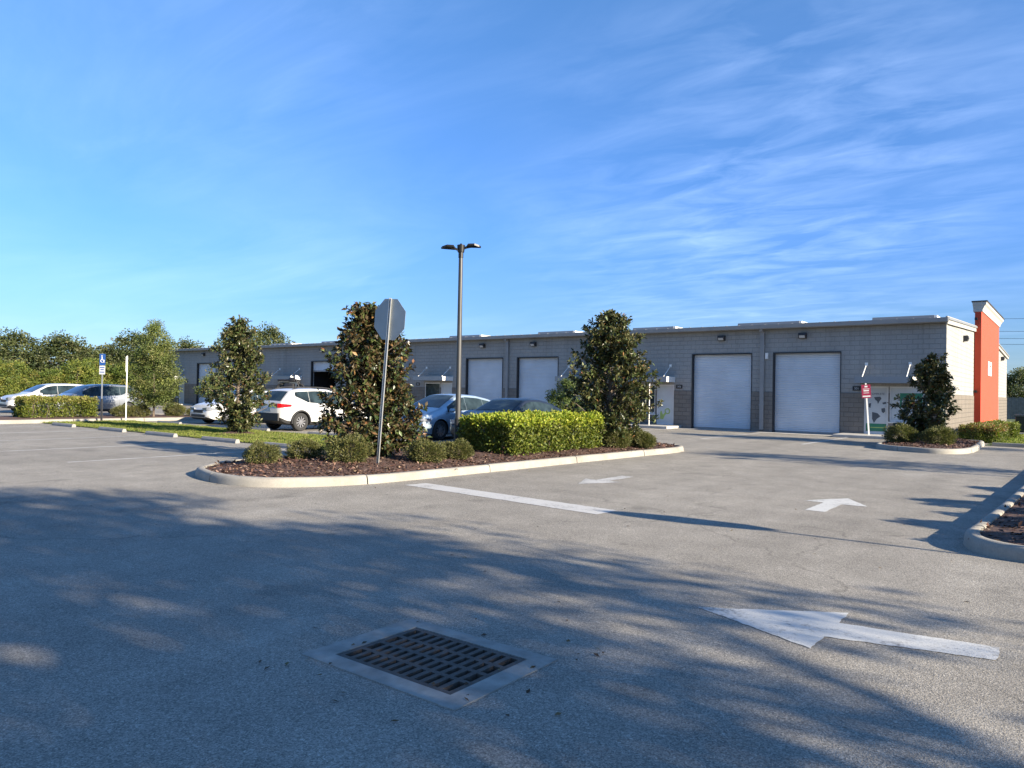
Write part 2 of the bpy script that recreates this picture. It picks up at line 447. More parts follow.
def clump_tree(t, H, clear, prof, nclump, per, leaf, cols, wts, trunk_r, rc=.32, mat='leaf', lean=(0, 0), seed=1, ratio=.5):
    global RNG
    RNG = np.random.default_rng(seed)
    zs = [p[0] for p in prof]; rs = [p[1] for p in prof]
    cs = []
    ph = RNG.uniform(0, 6.28, 4)
    while len(cs) < nclump:
        u = RNG.uniform(zs[0], zs[-1]); rad = np.interp(u, zs, rs)
        if RNG.uniform(0, max(rs)) > rad+.1: continue
        a = RNG.uniform(0, 2*PI)
        lump = 1+.2*math.sin(2*a+ph[0]+5*u)+.17*math.sin(4*a+ph[1]-9*u)+.1*math.sin(17*u+ph[2])
        rr = rad*lump*RNG.uniform(.1, 1.0)**.45
        cs.append((rr*math.cos(a)+lean[0]*u, rr*math.sin(a)+lean[1]*u, u*H))
    cs = np.array(cs)
    limbs_mb(H*.92, trunk_r, cs[::max(1, nclump//40)], lean, clear*.8).build('trunk', 'bark', t, True)
    c = np.repeat(cs, per, axis=0); n = len(c)
    sc = np.repeat(RNG.uniform(.6, 1.35, len(cs)), per)[:, None]
    pos = c+unit(n)*(RNG.uniform(0, 1, (n, 1))**.4)*rc*sc*np.array([[1, 1, .7]])
    dirs = (pos-c)+unit(n)*rc*.9; dirs[:, 2] += .1*rc
    base = palette(len(cs), cols, wts, .22); C = np.repeat(base, per, axis=0)*RNG.uniform(.75, 1.25, (n, 1))
    leaf_mesh('crown', pos, dirs, RNG.uniform(.7, 1.3, n)*leaf, RNG.uniform(.75, 1.25, n)*leaf*ratio, C, mat, t, .2, .1)
    return t

def shrub_proto(name, label, r, h, n, leaf, cols, wts, group, loc, seed=3, rough=.12):
    """low mounded shrub: stems and small leaves out to an uneven dome"""
    global RNG
    RNG = np.random.default_rng(seed)
    t = thing(name, label, 'shrub', loc, 0, group)
    mb = MB()
    for k in range(26):
        a = RNG.uniform(0, 6.28); e = RNG.uniform(.3, 1.45)
        p = (r*.8*math.cos(e)*math.cos(a), r*.8*math.cos(e)*math.sin(a), h*.85*math.sin(e))
        mb.tube([(0, 0, -.03), (p[0]*.45, p[1]*.45, p[2]*.6), p], [.012, .008, .003], 4)
    mb.build('stems', 'bark', t)
    d = unit(n)
    lump = 1+rough*np.sin(5*d[:, 0]+3*d[:, 1]+seed)+rough*np.sin(7*d[:, 1]-4*d[:, 2])+rough*.6*np.sin(13*d[:, 0]+11*d[:, 2])
    k = RNG.uniform(.30, 1.0, n)**.45*lump
    pos = d*np.array([[r, r, h*.54]])*k[:, None]+np.array([[0, 0, h*.47]])
    pos[:, 2] = np.maximum(pos[:, 2], .01)
    dirs = d+unit(n)*.75+np.array([[0, 0, .25]])
    leaf_mesh('foliage', pos, dirs, RNG.uniform(.7, 1.4, n)*leaf, RNG.uniform(.28, .42, n)*leaf, palette(n, cols, wts, .3), 'shrubleaf', t, .2)
    return t

def hedge(name, label, x0, x1, y0, y1, z0, h, n, leaf, cols, topcols, group=None, seed=5, corner=.12):
    global RNG
    RNG = np.random.default_rng(seed)
    t = thing(name, label, 'hedge', ((x0+x1)/2, (y0+y1)/2, z0), 0, group)
    lx, ly = (x1-x0)/2, (y1-y0)/2
    mb = MB()
    for k in range(int(18*(lx*ly*4)**.5)):
        a, b = RNG.uniform(-.9, .9)*lx, RNG.uniform(-.9, .9)*ly
        mb.tube([(a, b, -.03), (a+RNG.normal(0, .08), b+RNG.normal(0, .08), h*.5), (a+RNG.normal(0, .15), b+RNG.normal(0, .15), h*.92)], [.015, .01, .004], 4)
    mb.tube([(-lx*.8, 0, -.02), (0, 0, .02), (lx*.8, 0, -.02)], .9*ly, 4) if False else None
    mb.box(-lx*.95, lx*.95, -ly*.95, ly*.95, -.06, -.02)
    mb.build('stems', 'bark', t)
    # depth below the clipped surface, denser near it
    P = RNG.uniform(-1, 1, (n*2, 3)); face = RNG.choice(3, n*2, p=[.42*ly/(lx+ly)+.12, .42*lx/(lx+ly)+.12, .34])
    s = np.sign(RNG.normal(size=n*2)); dep = RNG.uniform(0, 1, n*2)**2.2*.22
    nrm = np.zeros((n*2, 3))
    q = np.stack([P[:, 0]*lx, P[:, 1]*ly, (P[:, 2]+1)/2*h], 1)
    i = face == 0; q[i, 0] = s[i]*(lx-dep[i]); nrm[i, 0] = s[i]
    i = face == 1; q[i, 1] = s[i]*(ly-dep[i]); nrm[i, 1] = s[i]
    i = face == 2; q[i, 2] = h-dep[i]; nrm[i, 2] = 1
    # round the corners and wobble the surface
    ex = np.maximum(np.abs(q[:, 0])-(lx-corner), 0); ey = np.maximum(np.abs(q[:, 1])-(ly-corner), 0); ez = np.maximum(q[:, 2]-(h-corner), 0)
    q = q[(ex**2+ey**2+ez**2) < corner**2*1.5]; nrm = nrm[:0] if False else nrm[(ex**2+ey**2+ez**2) < corner**2*1.5]
    n = min(n, len(q)); q = q[:n]; nrm = nrm[:n]
    wob = .03*np.sin(6*q[:, 0]+4*q[:, 2])+.03*np.sin(5*q[:, 1]+1.7+5*q[:, 2])+.035*np.sin(15*q[:, 1]+9*q[:, 0])*np.sin(14*q[:, 2]+6*q[:, 0])
    q = q+nrm*wob[:, None]+RNG.normal(0, .02, (n, 3))
    q[:, 2] = np.maximum(q[:, 2], .02+.10*RNG.uniform(0, 1, n))
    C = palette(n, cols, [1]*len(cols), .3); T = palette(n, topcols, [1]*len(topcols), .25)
    young = (q[:, 2] > h-.13-RNG.uniform(0, .12, n))  # top leaves get brighter colours standing in for sunlight, not new growth
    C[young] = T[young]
    dirs = nrm*.6+unit(n)*.9+np.array([[0, 0, .35]])
    leaf_mesh('foliage', q, dirs, RNG.uniform(.7, 1.3, n)*leaf, RNG.uniform(.45, .6, n)*leaf, C, 'shrubleaf', t, .2)
    return t

# ------------------------------------------------------------------ ground
HOLE = (-3.57, -2.63, 2.94, 3.63)         # drain opening
def sheet(x0, x1, y0, y1, z, name, mat, hole=None):
    mb = MB()
    if hole:
        xs = [x0, hole[0], hole[1], x1]; ys = [y0, hole[2], hole[3], y1]
        for i in range(3):
            for j in range(3):
                if i == 1 and j == 1: continue
                mb.add([(xs[i], ys[j], z), (xs[i+1], ys[j], z), (xs[i+1], ys[j+1], z), (xs[i], ys[j+1], z)], [(0, 1, 2, 3)])
    else: mb.add([(x0, y0, z), (x1, y0, z), (x1, y1, z), (x0, y1, z)], [(0, 1, 2, 3)])
    return struct(mb.build(name, mat))
sheet(-900, 900, -900, 900, -.02, 'ground', 'field', HOLE)
sheet(-61, 60, -60, 34.6, 0, 'parking_lot', 'asphalt', HOLE)
sheet(-2.72, 60, 31.3, 33.0, .004, 'lawn_soil', 'soil'); sheet(-4.26, 60, 33.0, 80, .004, 'lawn_soil', 'soil')
sheet(-64.2, -6.0, 33.0, 33.9, .006, 'concrete_apron', 'concrete')

def mark(name, poly, mat='paint', z=.004):
    rr = random.Random(int(abs(poly[0][0])*1000)); out = []
    for (a0, b0), (a1, b1) in zip(poly, poly[1:]+poly[:1]):
        n = max(1, int(math.hypot(a1-a0, b1-b0)/.03)); nx_, ny_ = (b1-b0), -(a1-a0); q = math.hypot(nx_, ny_); w_ = 0
        for k in range(n):
            w_ = w_*.6+rr.uniform(-.006, .006) if k else 0
            out.append((a0+(a1-a0)*k/n+nx_/q*w_, b0+(b1-b0)*k/n+ny_/q*w_, z))
    mb = MB().add(out, [tuple(range(len(out)))])
    return struct(mb.build(name, mat))
mark('painted_arrow', [(-2.30, 5.36), (-1.37, 5.97), (-1.36, 5.66), (-.41, 5.80), (-.41, 5.50), (-1.36, 5.27), (-1.36, 4.96)])
mark('painted_arrow', [(-3.12, 10.99), (-2.85, 10.99), (-2.85, 11.95), (-2.50, 11.98), (-2.96, 12.75), (-3.42, 11.98), (-3.12, 11.95)])
mark('painted_arrow', [(-7.06, 11.18), (-7.42, 12.0), (-7.17, 11.98), (-7.17, 12.95), (-6.90, 12.95), (-6.90, 11.98), (-6.62, 12.0)], 'paint_worn')
mark('painted_stop_bar', [(-9.10, 8.92), (-9.02, 9.36), (-5.06, 9.04), (-5.10, 8.55)], 'paint_bar')
for a in (-16.6, -20.2, -23.9, -27.6, -31.3):
    mark('stall_line', [(a-.05, 6.6), (a+.05, 6.6), (a+.05, 12.0), (a-.05, 12.0)], 'paint_faint')
for a in (-16.0, -18.8, -21.7, -24.4+1.7, -25.9, -28.8, -31.9):
    mark('stall_line', [(a-.05, 16.3), (a+.05, 16.3), (a+.05, 21.5), (a-.05, 21.5)], 'paint_faint')
for a in (-7.55, -11.2, -15.4):
    mark('stall_line', [(a-.06, 26.2), (a+.06, 26.2), (a+.06, 32.6), (a-.06, 32.6)], 'paint_faint')

# ---- kerbed islands
def smooth_loop(pts, sub=6):
    out = []; n = len(pts)
    for i in range(n):
        p0, p1, p2, p3 = [np.array(pts[(i+k-1) % n], float) for k in range(4)]
        for s in range(sub):
            t = s/sub
            out.append(.5*((2*p1)+(-p0+p2)*t+(2*p0-5*p1+4*p2-p3)*t*t+(-p0+3*p1-3*p2+p3)*t**3))
    return np.array(out)
def resample(loop, step):
    d = np.linalg.norm(np.roll(loop, -1, 0)-loop, axis=1); L = d.sum(); cum = np.concatenate([[0], np.cumsum(d)])
    n = int(L/step); s = np.linspace(0, L, n, endpoint=False)
    ext = np.vstack([loop, loop[:1]])
    return np.stack([np.interp(s, cum, ext[:, k]) for k in (0, 1)], 1), L
def kerb_ring(loop, width=.16, height=.15, joint=3.0, base=0.0):
    """closed kerb along a counter-clockwise outer edge, with open joints"""
    d = np.linalg.norm(np.roll(loop, -1, 0)-loop, axis=1); L = d.sum(); cum = np.concatenate([[0], np.cumsum(d)])
    nj = max(2, round(L/joint)); js = (np.arange(nj)+.5)*L/nj
    ss = [x for x in np.linspace(0, L, int(L/.1), endpoint=False) if np.min(np.abs(js-x)) > .05]
    tags = [(x, 0) for x in ss]+[(x+o, g) for x in js for o, g in ((-.011, 0), (-.008, 1), (.008, 1), (.011, 0))]
    tags.sort(); sv = np.array([q[0] for q in tags]); gap = [q[1] for q in tags]
    ext = np.vstack([loop, loop[:1]]); P = np.stack([np.interp(sv, cum, ext[:, k]) for k in (0, 1)], 1); n = len(P)
    su = np.stack([np.interp((sv+.08) % L, cum, ext[:, k])-np.interp((sv-.08) % L, cum, ext[:, k]) for k in (0, 1)], 1)
    t = su/np.linalg.norm(su, axis=1, keepdims=True)
    inn = np.stack([-t[:, 1], t[:, 0]], 1)
    prof = [(0, -.01), (.012, height*.55), (.03, height*.86), (.055, height*.97), (.085, height), (width-.02, height), (width, height-.015), (width, height-.08)]
    mb = MB(); k = len(prof); vs = []
    for i in range(n):
        seg = int((sv[i]/L*nj+.5)) % nj
        wob = .004*math.sin(seg*2.3)
        for q, (o, z) in enumerate(prof):
            if gap[i]: o, z = min(o+.05, width-.01), z-.045*(z > 0)
            p = P[i]+inn[i]*(o+wob); vs.append((p[0], p[1], base+max(-.01, z+wob*(z > .05))))
    mb.add(vs, [(i*k+q, ((i+1) % n)*k+q, ((i+1) % n)*k+q+1, i*k+q+1) for i in range(n) for q in range(k-1)])
    return mb, P, inn
def bed(P, inn, axis_pts, z0, rise, width=.15):
    """mounded planting bed inside the kerb: rings from the kerb to a spine"""
    A0, A1 = np.array(axis_pts[0], float), np.array(axis_pts[1], float)
    inner = P+inn*(width-.01); d = A1-A0; L2 = d@d
    tt = np.clip(((inner-A0)@d)/L2, 0, 1); sp = A0+tt[:, None]*d
    mb = MB(); n = len(P); vs = []; steps = np.linspace(0, 1, 9)
    for s in steps:
        q = inner*(1-s)+sp*s
        for i in range(n):
            x, y = q[i]; vs.append((x, y, z0+rise*(1-(1-s)**2)+.012*math.sin(9*x+3*y)*math.sin(8*y-2*x)*min(1, s*4)))
    fs = [(r*n+i, r*n+(i+1) % n, (r+1)*n+(i+1) % n, (r+1)*n+i) for r in range(len(steps)-1) for i in range(n)]
    mb.add(vs, fs)
    def height(a, b):
        p = np.array([a, b]); t_ = np.clip((p-A0)@d/L2, 0, 1); c = A0+t_*d
        v = p-c; r = np.linalg.norm(v)
        rel = inner-c; rd = np.linalg.norm(rel, axis=1); ang = (rel@v)/(rd*r+1e-9)
        R0 = rd[np.argmax(ang)]
        s = np.clip(1-r/R0, 0, 1); return z0+rise*(1-(1-s)**2)
    return mb, inner, sp, height
def chips(name, inner, sp, height, n, seed, cols, smax=1.0, size=.075):
    global RNG
    RNG = np.random.default_rng(seed)
    i = RNG.integers(0, len(inner), n*3); s = RNG.uniform(0, smax, n*3)
    keep = RNG.uniform(0, 1, n*3) < (1-s*.85); i, s = i[keep][:n], s[keep][:n]; n = len(i)
    q = inner[i]*(1-s[:, None])+sp[i]*s[:, None]+RNG.normal(0, .05, (n, 2))
    z = np.array([height(a, b) for a, b in q])+RNG.uniform(.0, .02, n)
    d = unit(n)*np.array([[1, 1, .3]])
    o = leaf_mesh(name, np.column_stack([q, z]), d, RNG.uniform(.5, 1.4, n)*size, RNG.uniform(.3, .6, n)*size, palette(n, cols, [3, 2, 2, 1], .4), 'chip', None, .12,
                  roll=np.tile(np.array([[0, 0, 1.0]]), (n, 1))+RNG.normal(0, .35, (n, 3)))
    return struct(o, 'stuff')
CHIP = [(.085, .045, .034), (.045, .028, .022), (.15, .09, .065), (.27, .19, .14)]

main_loop = smooth_loop([(-13.05, 7.5), (-12.6, 7.14), (-11.55, 6.86), (-10.7, 6.98), (-10.1, 7.5), (-9.62, 8.6), (-9.43, 10.8), (-9.3, 13), (-9.2, 15.4), (-9.05, 17.8),
                         (-8.95, 19.4), (-9.25, 20.3), (-10.2, 20.8), (-11.6, 20.7), (-12.7, 20.2), (-13.25, 19), (-13.4, 16.6), (-13.55, 14), (-13.75, 11.5), (-13.75, 9.5), (-13.6, 8.3)])
kb, Pm, Im = kerb_ring(main_loop); struct(kb.build('kerb', 'kerb', None, True))
bm_, inn_m, sp_m, hm = bed(Pm, Im, ((-11.6, 9.4), (-11.2, 18.6)), .115, .12)
struct(bm_.build('mulch_bed', 'mulch', None, True))
chips('mulch_chips', inn_m, sp_m, hm, 16000, 11, CHIP)

right_loop = smooth_loop([(-.42, 8.98), (.3, 8.93), (1.6, 8.9), (3.2, 8.95), (4.4, 9.2), (4.9, 10), (5, 12), (5, 16), (5, 20), (4.9, 23), (4.2, 24), (2, 24.2), (0, 24.1), (-.6, 23.4), (-.72, 20),
                          (-.82, 16.4), (-.92, 12.9), (-1.02, 10.6), (-1.05, 9.8), (-.88, 9.25)])
kb, Pr, Ir = kerb_ring(right_loop); struct(kb.build('kerb', 'kerb', None, True))
bm_, inn_r, sp_r, hr = bed(Pr, Ir, ((2, 11.5), (2, 21)), .115, .1)
struct(bm_.build('mulch_bed', 'mulch', None, True))
chips('mulch_chips', inn_r, sp_r, hr, 9000, 12, CHIP, .8)

corner_loop = smooth_loop([(-5.35, 26.6), (-4.95, 25.85), (-4.3, 25.35), (-3.5, 25.15), (-2.95, 25.45), (-2.65, 26.4), (-2.62, 28), (-2.68, 30), (-2.75, 31.6), (-3.1, 32.1), (-4.4, 32.1), (-5.1, 31.9), (-5.35, 30.8), (-5.4, 28.6)])
kb, Pc, Ic = kerb_ring(corner_loop); struct(kb.build('kerb', 'kerb', None, True))
bm_, inn_c, sp_c, hc = bed(Pc, Ic, ((-4.3, 27), (-4.2, 30.5)), .115, .06)
struct(bm_.build('mulch_bed', 'mulch', None, True))
chips('mulch_chips', inn_c, sp_c, hc, 4000, 13, CHIP)

left_loop = smooth_loop([(-38.6, 9), (-37.6, 8), (-36, 7.7), (-34.6, 8), (-33.9, 9.2), (-33.85, 12), (-33.85, 16), (-33.9, 19.4), (-34.6, 20.6), (-36, 20.9), (-37.8, 20.6), (-38.6, 19.5), (-38.7, 16), (-38.7, 12)])
kb, Pl, Il = kerb_ring(left_loop); struct(kb.build('kerb', 'kerb', None, True))
bm_, inn_l, sp_l, hl = bed(Pl, Il, ((-36.2, 10.5), (-36.2, 18.2)), .115, .06)
struct(bm_.build('mulch_bed', 'mulch', None, True))

lawn_kerb = MB(); 
for k in range(21):
    a0 = -2.5+k*3.0; lawn_kerb.box(a0, a0+2.985, 31.12, 31.29, -.01, .13, bev=.03)
struct(lawn_kerb.build('lawn_kerb', 'kerb', None, True))

# ---- grass median and lawn
sheet(-33.8, -13.72, 12.42, 16.0, .02, 'median_soil', 'soil')
def grass(name, x0, x1, y0, y1, z, n, seed, h=.075, w=.02):
    global RNG
    RNG = np.random.default_rng(seed)
    a = RNG.uniform(x0, x1, n); b = RNG.uniform(y0, y1, n)
    edge = .10*np.sin(a*2.1)+.06*np.sin(a*5.3+1)
    b = np.where(b < y0+.2, b+edge*.6+.02, b); b = np.where(b > y1-.2, b-edge*.6-.02, b)
    patch = .5+.5*np.sin(a*1.3+2*np.sin(b*.9))*np.sin(b*1.7+1.3*np.sin(a*.5))
    hh = h*(.6+.6*patch)*RNG.uniform(.6, 1.3, n)
    d = np.column_stack([RNG.normal(0, .45, n), RNG.normal(0, .45, n), np.ones(n)])
    C = palette(n, [(.16, .19, .04), (.21, .235, .055), (.11, .14, .03), (.26, .23, .10)], [4, 3, 3, 1.2], .25)
    o = leaf_mesh(name, np.column_stack([a, b, np.full(n, z)]), d, hh, RNG.uniform(.6, 1.3, n)*w, C, 'grassblade', None, .1, .1)
    return struct(o, 'stuff')
grass('median_grass', -33.7, -13.75, 12.4, 16.0, .018, 60000, 21)
grass('lawn_grass', -2.55, 9, 31.4, 33.4, 0, 16000, 22, .08, .03); grass('lawn_grass', -4.1, 9, 33.2, 64, 0, 75000, 23, .09, .035)

# mulch ring round the median magnolia
ring = MB(); vs = [(-22.95+.75*math.cos(a)*(1+.1*math.sin(3*a)), 14.5+.7*math.sin(a), .03) for a in np.linspace(0, 2*PI, 28, endpoint=False)]
ring.add(vs+[(-22.95, 14.5, .13)], [(i, (i+1) % 28, 28) for i in range(28)])
struct(ring.build('mulch_ring', 'mulch', None, True))

# ------------------------------------------------------------------ drain
dr = thing('storm_drain', 'cast iron storm drain grate in flat concrete collar on the asphalt', 'storm drain', (-3.1, 3.285, 0))
mb = MB(); x0, x1, y0, y1 = -.63, .61, -.47, .46
hx0, hx1, hy0, hy1 = HOLE[0]+3.1, HOLE[1]+3.1, HOLE[2]-3.285, HOLE[3]-3.285
for r_ in ((x0, x1, y0, hy0), (x0, x1, hy1, y1), (x0, hx0, hy0, hy1), (hx1, x1, hy0, hy1)):
    mb.box(r_[0], r_[1], r_[2], r_[3], -.05, .007)
mb.build('collar', 'drain_frame', dr)
mb = MB(); nx, ny = 12, 4
bw = .018; e = .035
gx0, gx1, gy0, gy1 = hx0+.006, hx1-.006, hy0+.006, hy1-.006
mb.box(gx0, gx1, gy0, gy0+e, -.04, .003); mb.box(gx0, gx1, gy1-e, gy1, -.04, .003)
mb.box(gx0, gx0+e, gy0+e, gy1-e, -.04, .003); mb.box(gx1-e, gx1, gy0+e, gy1-e, -.04, .003)
ix0, ix1, iy0, iy1 = gx0+e, gx1-e, gy0+e, gy1-e
px, py = (ix1-ix0)/nx, (iy1-iy0)/ny
for k in range(1, ny): y = iy0+k*py; mb.box(ix0, ix1, y-.017, y+.017, -.04, .003)
for k in range(1, nx):
    x = ix0+k*px
    for j in range(ny):
        lo = iy0+j*py+(.017 if j else 0); hi = iy0+(j+1)*py-(.017 if j < ny-1 else 0)
        mb.box(x-.017, x+.017, lo, hi, -.04, .003)
mb.build('grate', 'iron', dr)
mb = MB()
mb.add([(hx0, hy0, -.02), (hx1, hy0, -.02), (hx1, hy1, -.02), (hx0, hy1, -.02), (hx0, hy0, -.9), (hx1, hy0, -.9), (hx1, hy1, -.9), (hx0, hy1, -.9)],
       [(0, 1, 5, 4), (1, 2, 6, 5), (2, 3, 7, 6), (3, 0, 4, 7), (4, 5, 6, 7)])
mb.build('pit', 'pit', dr)

# ------------------------------------------------------------------ wheel stops
def wheel_stop(loc, label):
    t = MB()
    sec = [(-.075, 0), (-.07, .06), (-.045, .115), (.045, .115), (.07, .06), (.075, 0)]
    t.prism(sec, -.91, .91, 0)
    o = t.build('wheel_stop', 'stop_conc'); o.location = loc
    return o
ws0 = None
WS = [(-31.0, 'first wheel stop, at far left end of grass median before the parking sign'), (-27.0, 'second concrete wheel stop along the near edge of the grass median'),
      (-23.6, 'third concrete wheel stop, in front of the grass left of mulch ring'), (-20.15, 'fourth concrete wheel stop, right of the slim median magnolia'),
      (-17.0, 'last near-side wheel stop, half hidden behind the mounded shrubs')]
for a, lb in WS:
    o = ws0.copy() if ws0 else wheel_stop((0, 0, 0), lb)
    if ws0: COL.objects.link(o)
    ws0 = ws0 or o
    o.location = (a, 12.16, 0); tag(o, lb, 'wheel stop', 'wheel stops along the grass median')
for a, lb in ((-24.6, 'wheel stop behind the white crossover, beyond the grass'), (-20.4, 'wheel stop in the empty stall beyond the grass, by big magnolia'), (-17.5, 'wheel stop at the nose of the silver blue hatchback'),
              (-30.8, 'wheel stop at the nose of the white sedan behind slim magnolia')):
    o = ws0.copy(); COL.objects.link(o); o.location = (a, 16.22, 0); tag(o, lb, 'wheel stop', 'wheel stops along the grass median')

def litter(n, seed):
    global RNG
    RNG = np.random.default_rng(seed)
    a = np.concatenate([RNG.uniform(-4.2, -2.2, n//4), RNG.uniform(-9.2, -8.6, n//4), RNG.uniform(-12, 0, n//2)])
    b = np.concatenate([RNG.uniform(2.4, 4.1, n//4), RNG.uniform(9, 20, n//4), RNG.uniform(2, 12, n//2)])
    k = len(a); d = unit(k)*np.array([[1, 1, .12]])
    z = np.full(k, .010)
    inside = (a > HOLE[0]-.02) & (a < HOLE[1]+.02) & (b > HOLE[2]-.02) & (b < HOLE[3]+.02)
    a[inside] += .75
    o = leaf_mesh('leaf_litter', np.column_stack([a, b, z]), d, RNG.uniform(.02, .06, k), RNG.uniform(.012, .03, k), palette(k, [(.12, .075, .035), (.07, .045, .025), (.17, .13, .06)], [2, 3, 1]), 'chip', None, .15,
                  roll=np.tile(np.array([[0, 0, 1.0]]), (k, 1))+RNG.normal(0, .2, (k, 3)))
    return struct(o, 'stuff')
litter(120, 91)

# ------------------------------------------------------------------ building
BX0, BX1, BY, BD = -64.25, -4.27, 33.9, 30.6
EAVE, RIDGE = 4.79, 5.45
bld = thing('warehouse', 'long grey block warehouse with roll-up doors and orange end pilaster', 'warehouse', (BX1, BY, 0))
def L3(x, y, z): return (x-BX1, y-BY, z)
TH = .3
doors = [(-15.02, -12.08), (-11.11, -8.21), (-25.69, -22.84), (-29.56, -26.72), (-44.48, -41.68), (-59.99, -57.03), (-40.5, -37.7)]
DH = 3.62
units = [  # entry door x0,x1, window x0,x1 , canopy x0,x1
    (-7.28, -6.34, -6.30, -4.95, -7.45, -5.3, 'a'),
    (-16.88, -15.94, -18.3, -16.95, -18.4, -15.90, 'b'),
    (-22.3, -21.36, -21.3, -19.95, -22.4, -19.9, 'c'),
    (-31.6, -30.66, -33.0, -31.66, -33.1, -30.6, 'd'),
    (-47.0, -46.06, -48.4, -47.05, -48.5, -45.6, 'e'),
    (-62.9, -61.96, -64.0, -62.95, -64.1, -61.9, 'f'),
    (-36.9, -35.96, -35.9, -34.55, -37.0, -34.5, 'g')]
openings = [(a, b, 0, DH) for a, b in doors]
for u in units:
    openings += [(u[0], u[1], .12, 2.12), (u[2], u[3], .66, 2.12)]
def wall_band(mb, z0, z1, y0, y1, xa=None, xb=None):
    """front wall between two heights, with the openings left out"""
    xs = sorted({BX0, BX1} | {v for o in openings for v in o[:2]})
    zs = sorted({z0, z1} | {z for o in openings for z in o[2:] if z0 < z < z1})
    for i in range(len(xs)-1):
        if xa is not None and not (xa < (xs[i]+xs[i+1])/2 < xb): continue
        for j in range(len(zs)-1):
            cx, cz = (xs[i]+xs[i+1])/2, (zs[j]+zs[j+1])/2
            if any(o[0] < cx < o[1] and o[2] < cz < o[3] for o in openings): continue
            mb.box(xs[i]-BX1, xs[i+1]-BX1, y0-BY, y1-BY, zs[j], zs[j+1])
BAND = 1.83
mb = MB(); wall_band(mb, BAND, EAVE, BY+.03, BY+TH); mb.build('wall', 'wall_x', bld)
gaps = sorted(doors); edges = [BX0]+[v for d_ in gaps for v in d_]+[BX1]
for e0, e1 in zip(edges[::2], edges[1::2]):
    mb = MB(); wall_band(mb, 0, BAND, BY, BY+TH, e0, e1); mb.build('base_course', 'base_x', bld)
# gable end and the other walls
def gz(y): return EAVE+(RIDGE-EAVE)*(1-abs(y-(BY+BD/2))/(BD/2))
mb = MB()
mb.prism([(0+TH, BAND), (BD-.002, BAND), (BD-.002, EAVE), (BD/2, RIDGE), (TH, EAVE)], -TH, -.03, 0)
mb.prism([(.03, BAND), (TH, BAND), (TH, EAVE), (.03, EAVE)], -.031, -.03, 0)
mb.build('wall', 'wall_y', bld)
mb = MB(); mb.box(-TH, 0, TH, BD, 0, BAND); mb.build('base_course', 'base_y', bld)
mb = MB(); mb.box(BX0-BX1, BX0-BX1+TH, TH, BD, 0, EAVE); mb.box(BX0-BX1+TH, -TH, BD-TH, BD, 0, EAVE); mb.build('wall', 'wall_y', bld)
# roof: two metal planes with seams
mb = MB()
W_ = BX0-BX1
for sgn in (0, 1):
    yA, yB = (-.28, BD/2) if not sgn else (BD+.28, BD/2)
    zA, zB = EAVE-.005, RIDGE+.02
    mb.add([(W_-.3, yA, zA), (.12, yA, zA), (.12, yB, zB), (W_-.3, yB, zB), (W_-.3, yA, zA+.09), (.12, yA, zA+.09), (.12, yB, zB+.09), (W_-.3, yB, zB+.09)],
           [(0, 1, 2, 3), (4, 5, 6, 7), (0, 1, 5, 4), (1, 2, 6, 5), (0, 3, 7, 4)])
    x = W_
    while x < .1:
        mb.add([(x, yA, zA+.09), (x+.03, yA, zA+.09), (x+.03, yB, zB+.09), (x, yB, zB+.09), (x, yA, zA+.105), (x+.03, yA, zA+.105), (x+.03, yB, zB+.105), (x, yB, zB+.105)],
               [(4, 5, 6, 7), (0, 1, 5, 4), (1, 2, 6, 5), (0, 3, 7, 4)])
        x += .6
roof = mb.build('roof', 'roofmetal', bld)
mb = MB(); mb.prism([(-.42, EAVE-.10), (-.29, EAVE-.13), (-.285, EAVE+.07), (-.44, EAVE+.07)], W_-.32, .10, 0); mb.build('gutter', 'gutter', bld)
mb = MB(); mb.box(W_-.3, .08, -.283, 0.03, EAVE-.06, EAVE-.007); mb.build('soffit', 'darkgrey', bld)
mb = MB()
def rake(yA, yB):
    zA, zB = gz(yA+BY), gz(yB+BY)
    mb.add([(.002, yA, zA-.16), (.002, yB, zB-.16), (.002, yB, zB+.14), (.002, yA, zA+.14), (.07, yA, zA-.16), (.07, yB, zB-.16), (.07, yB, zB+.14), (.07, yA, zA+.14)],
           [(0, 1, 2, 3), (4, 5, 6, 7), (0, 1, 5, 4), (2, 3, 7, 6), (0, 4, 7, 3), (1, 2, 6, 5)])
rake(-.29, 43.7-BY-.004); mb.build('rake_trim', 'rake', bld); mb = MB(); rake(53.7-BY+.004, BD+.29)
mb.build('rake_trim', 'rake', bld)
for a0, a1 in ((-26.0, -23.5), (-19.6, -17.2), (-13.7, -10.7), (-7.5, -5.05), (-33.2, -30.6), (-46.5, -43.9), (-53, -50.4)):
    mb = MB(); z = gz(36.6)+.10
    mb.prism([(36.3-BY, z-.06), (37.6-BY, z-.02), (37.5-BY, z+.27), (36.4-BY, z+.25)], a0-BX1, a1-BX1, 0)
    s = mb.build('skylight', 'roofmetal', bld)
    m2 = MB(); m2.box(a1-BX1+.002, a1-BX1+.10, 36.42-BY, 37.48-BY, z-.02, z+.24); m2.build('sunlit_cap', 'white', s)  # white plate added on the sunward end, sunlight painted as colour

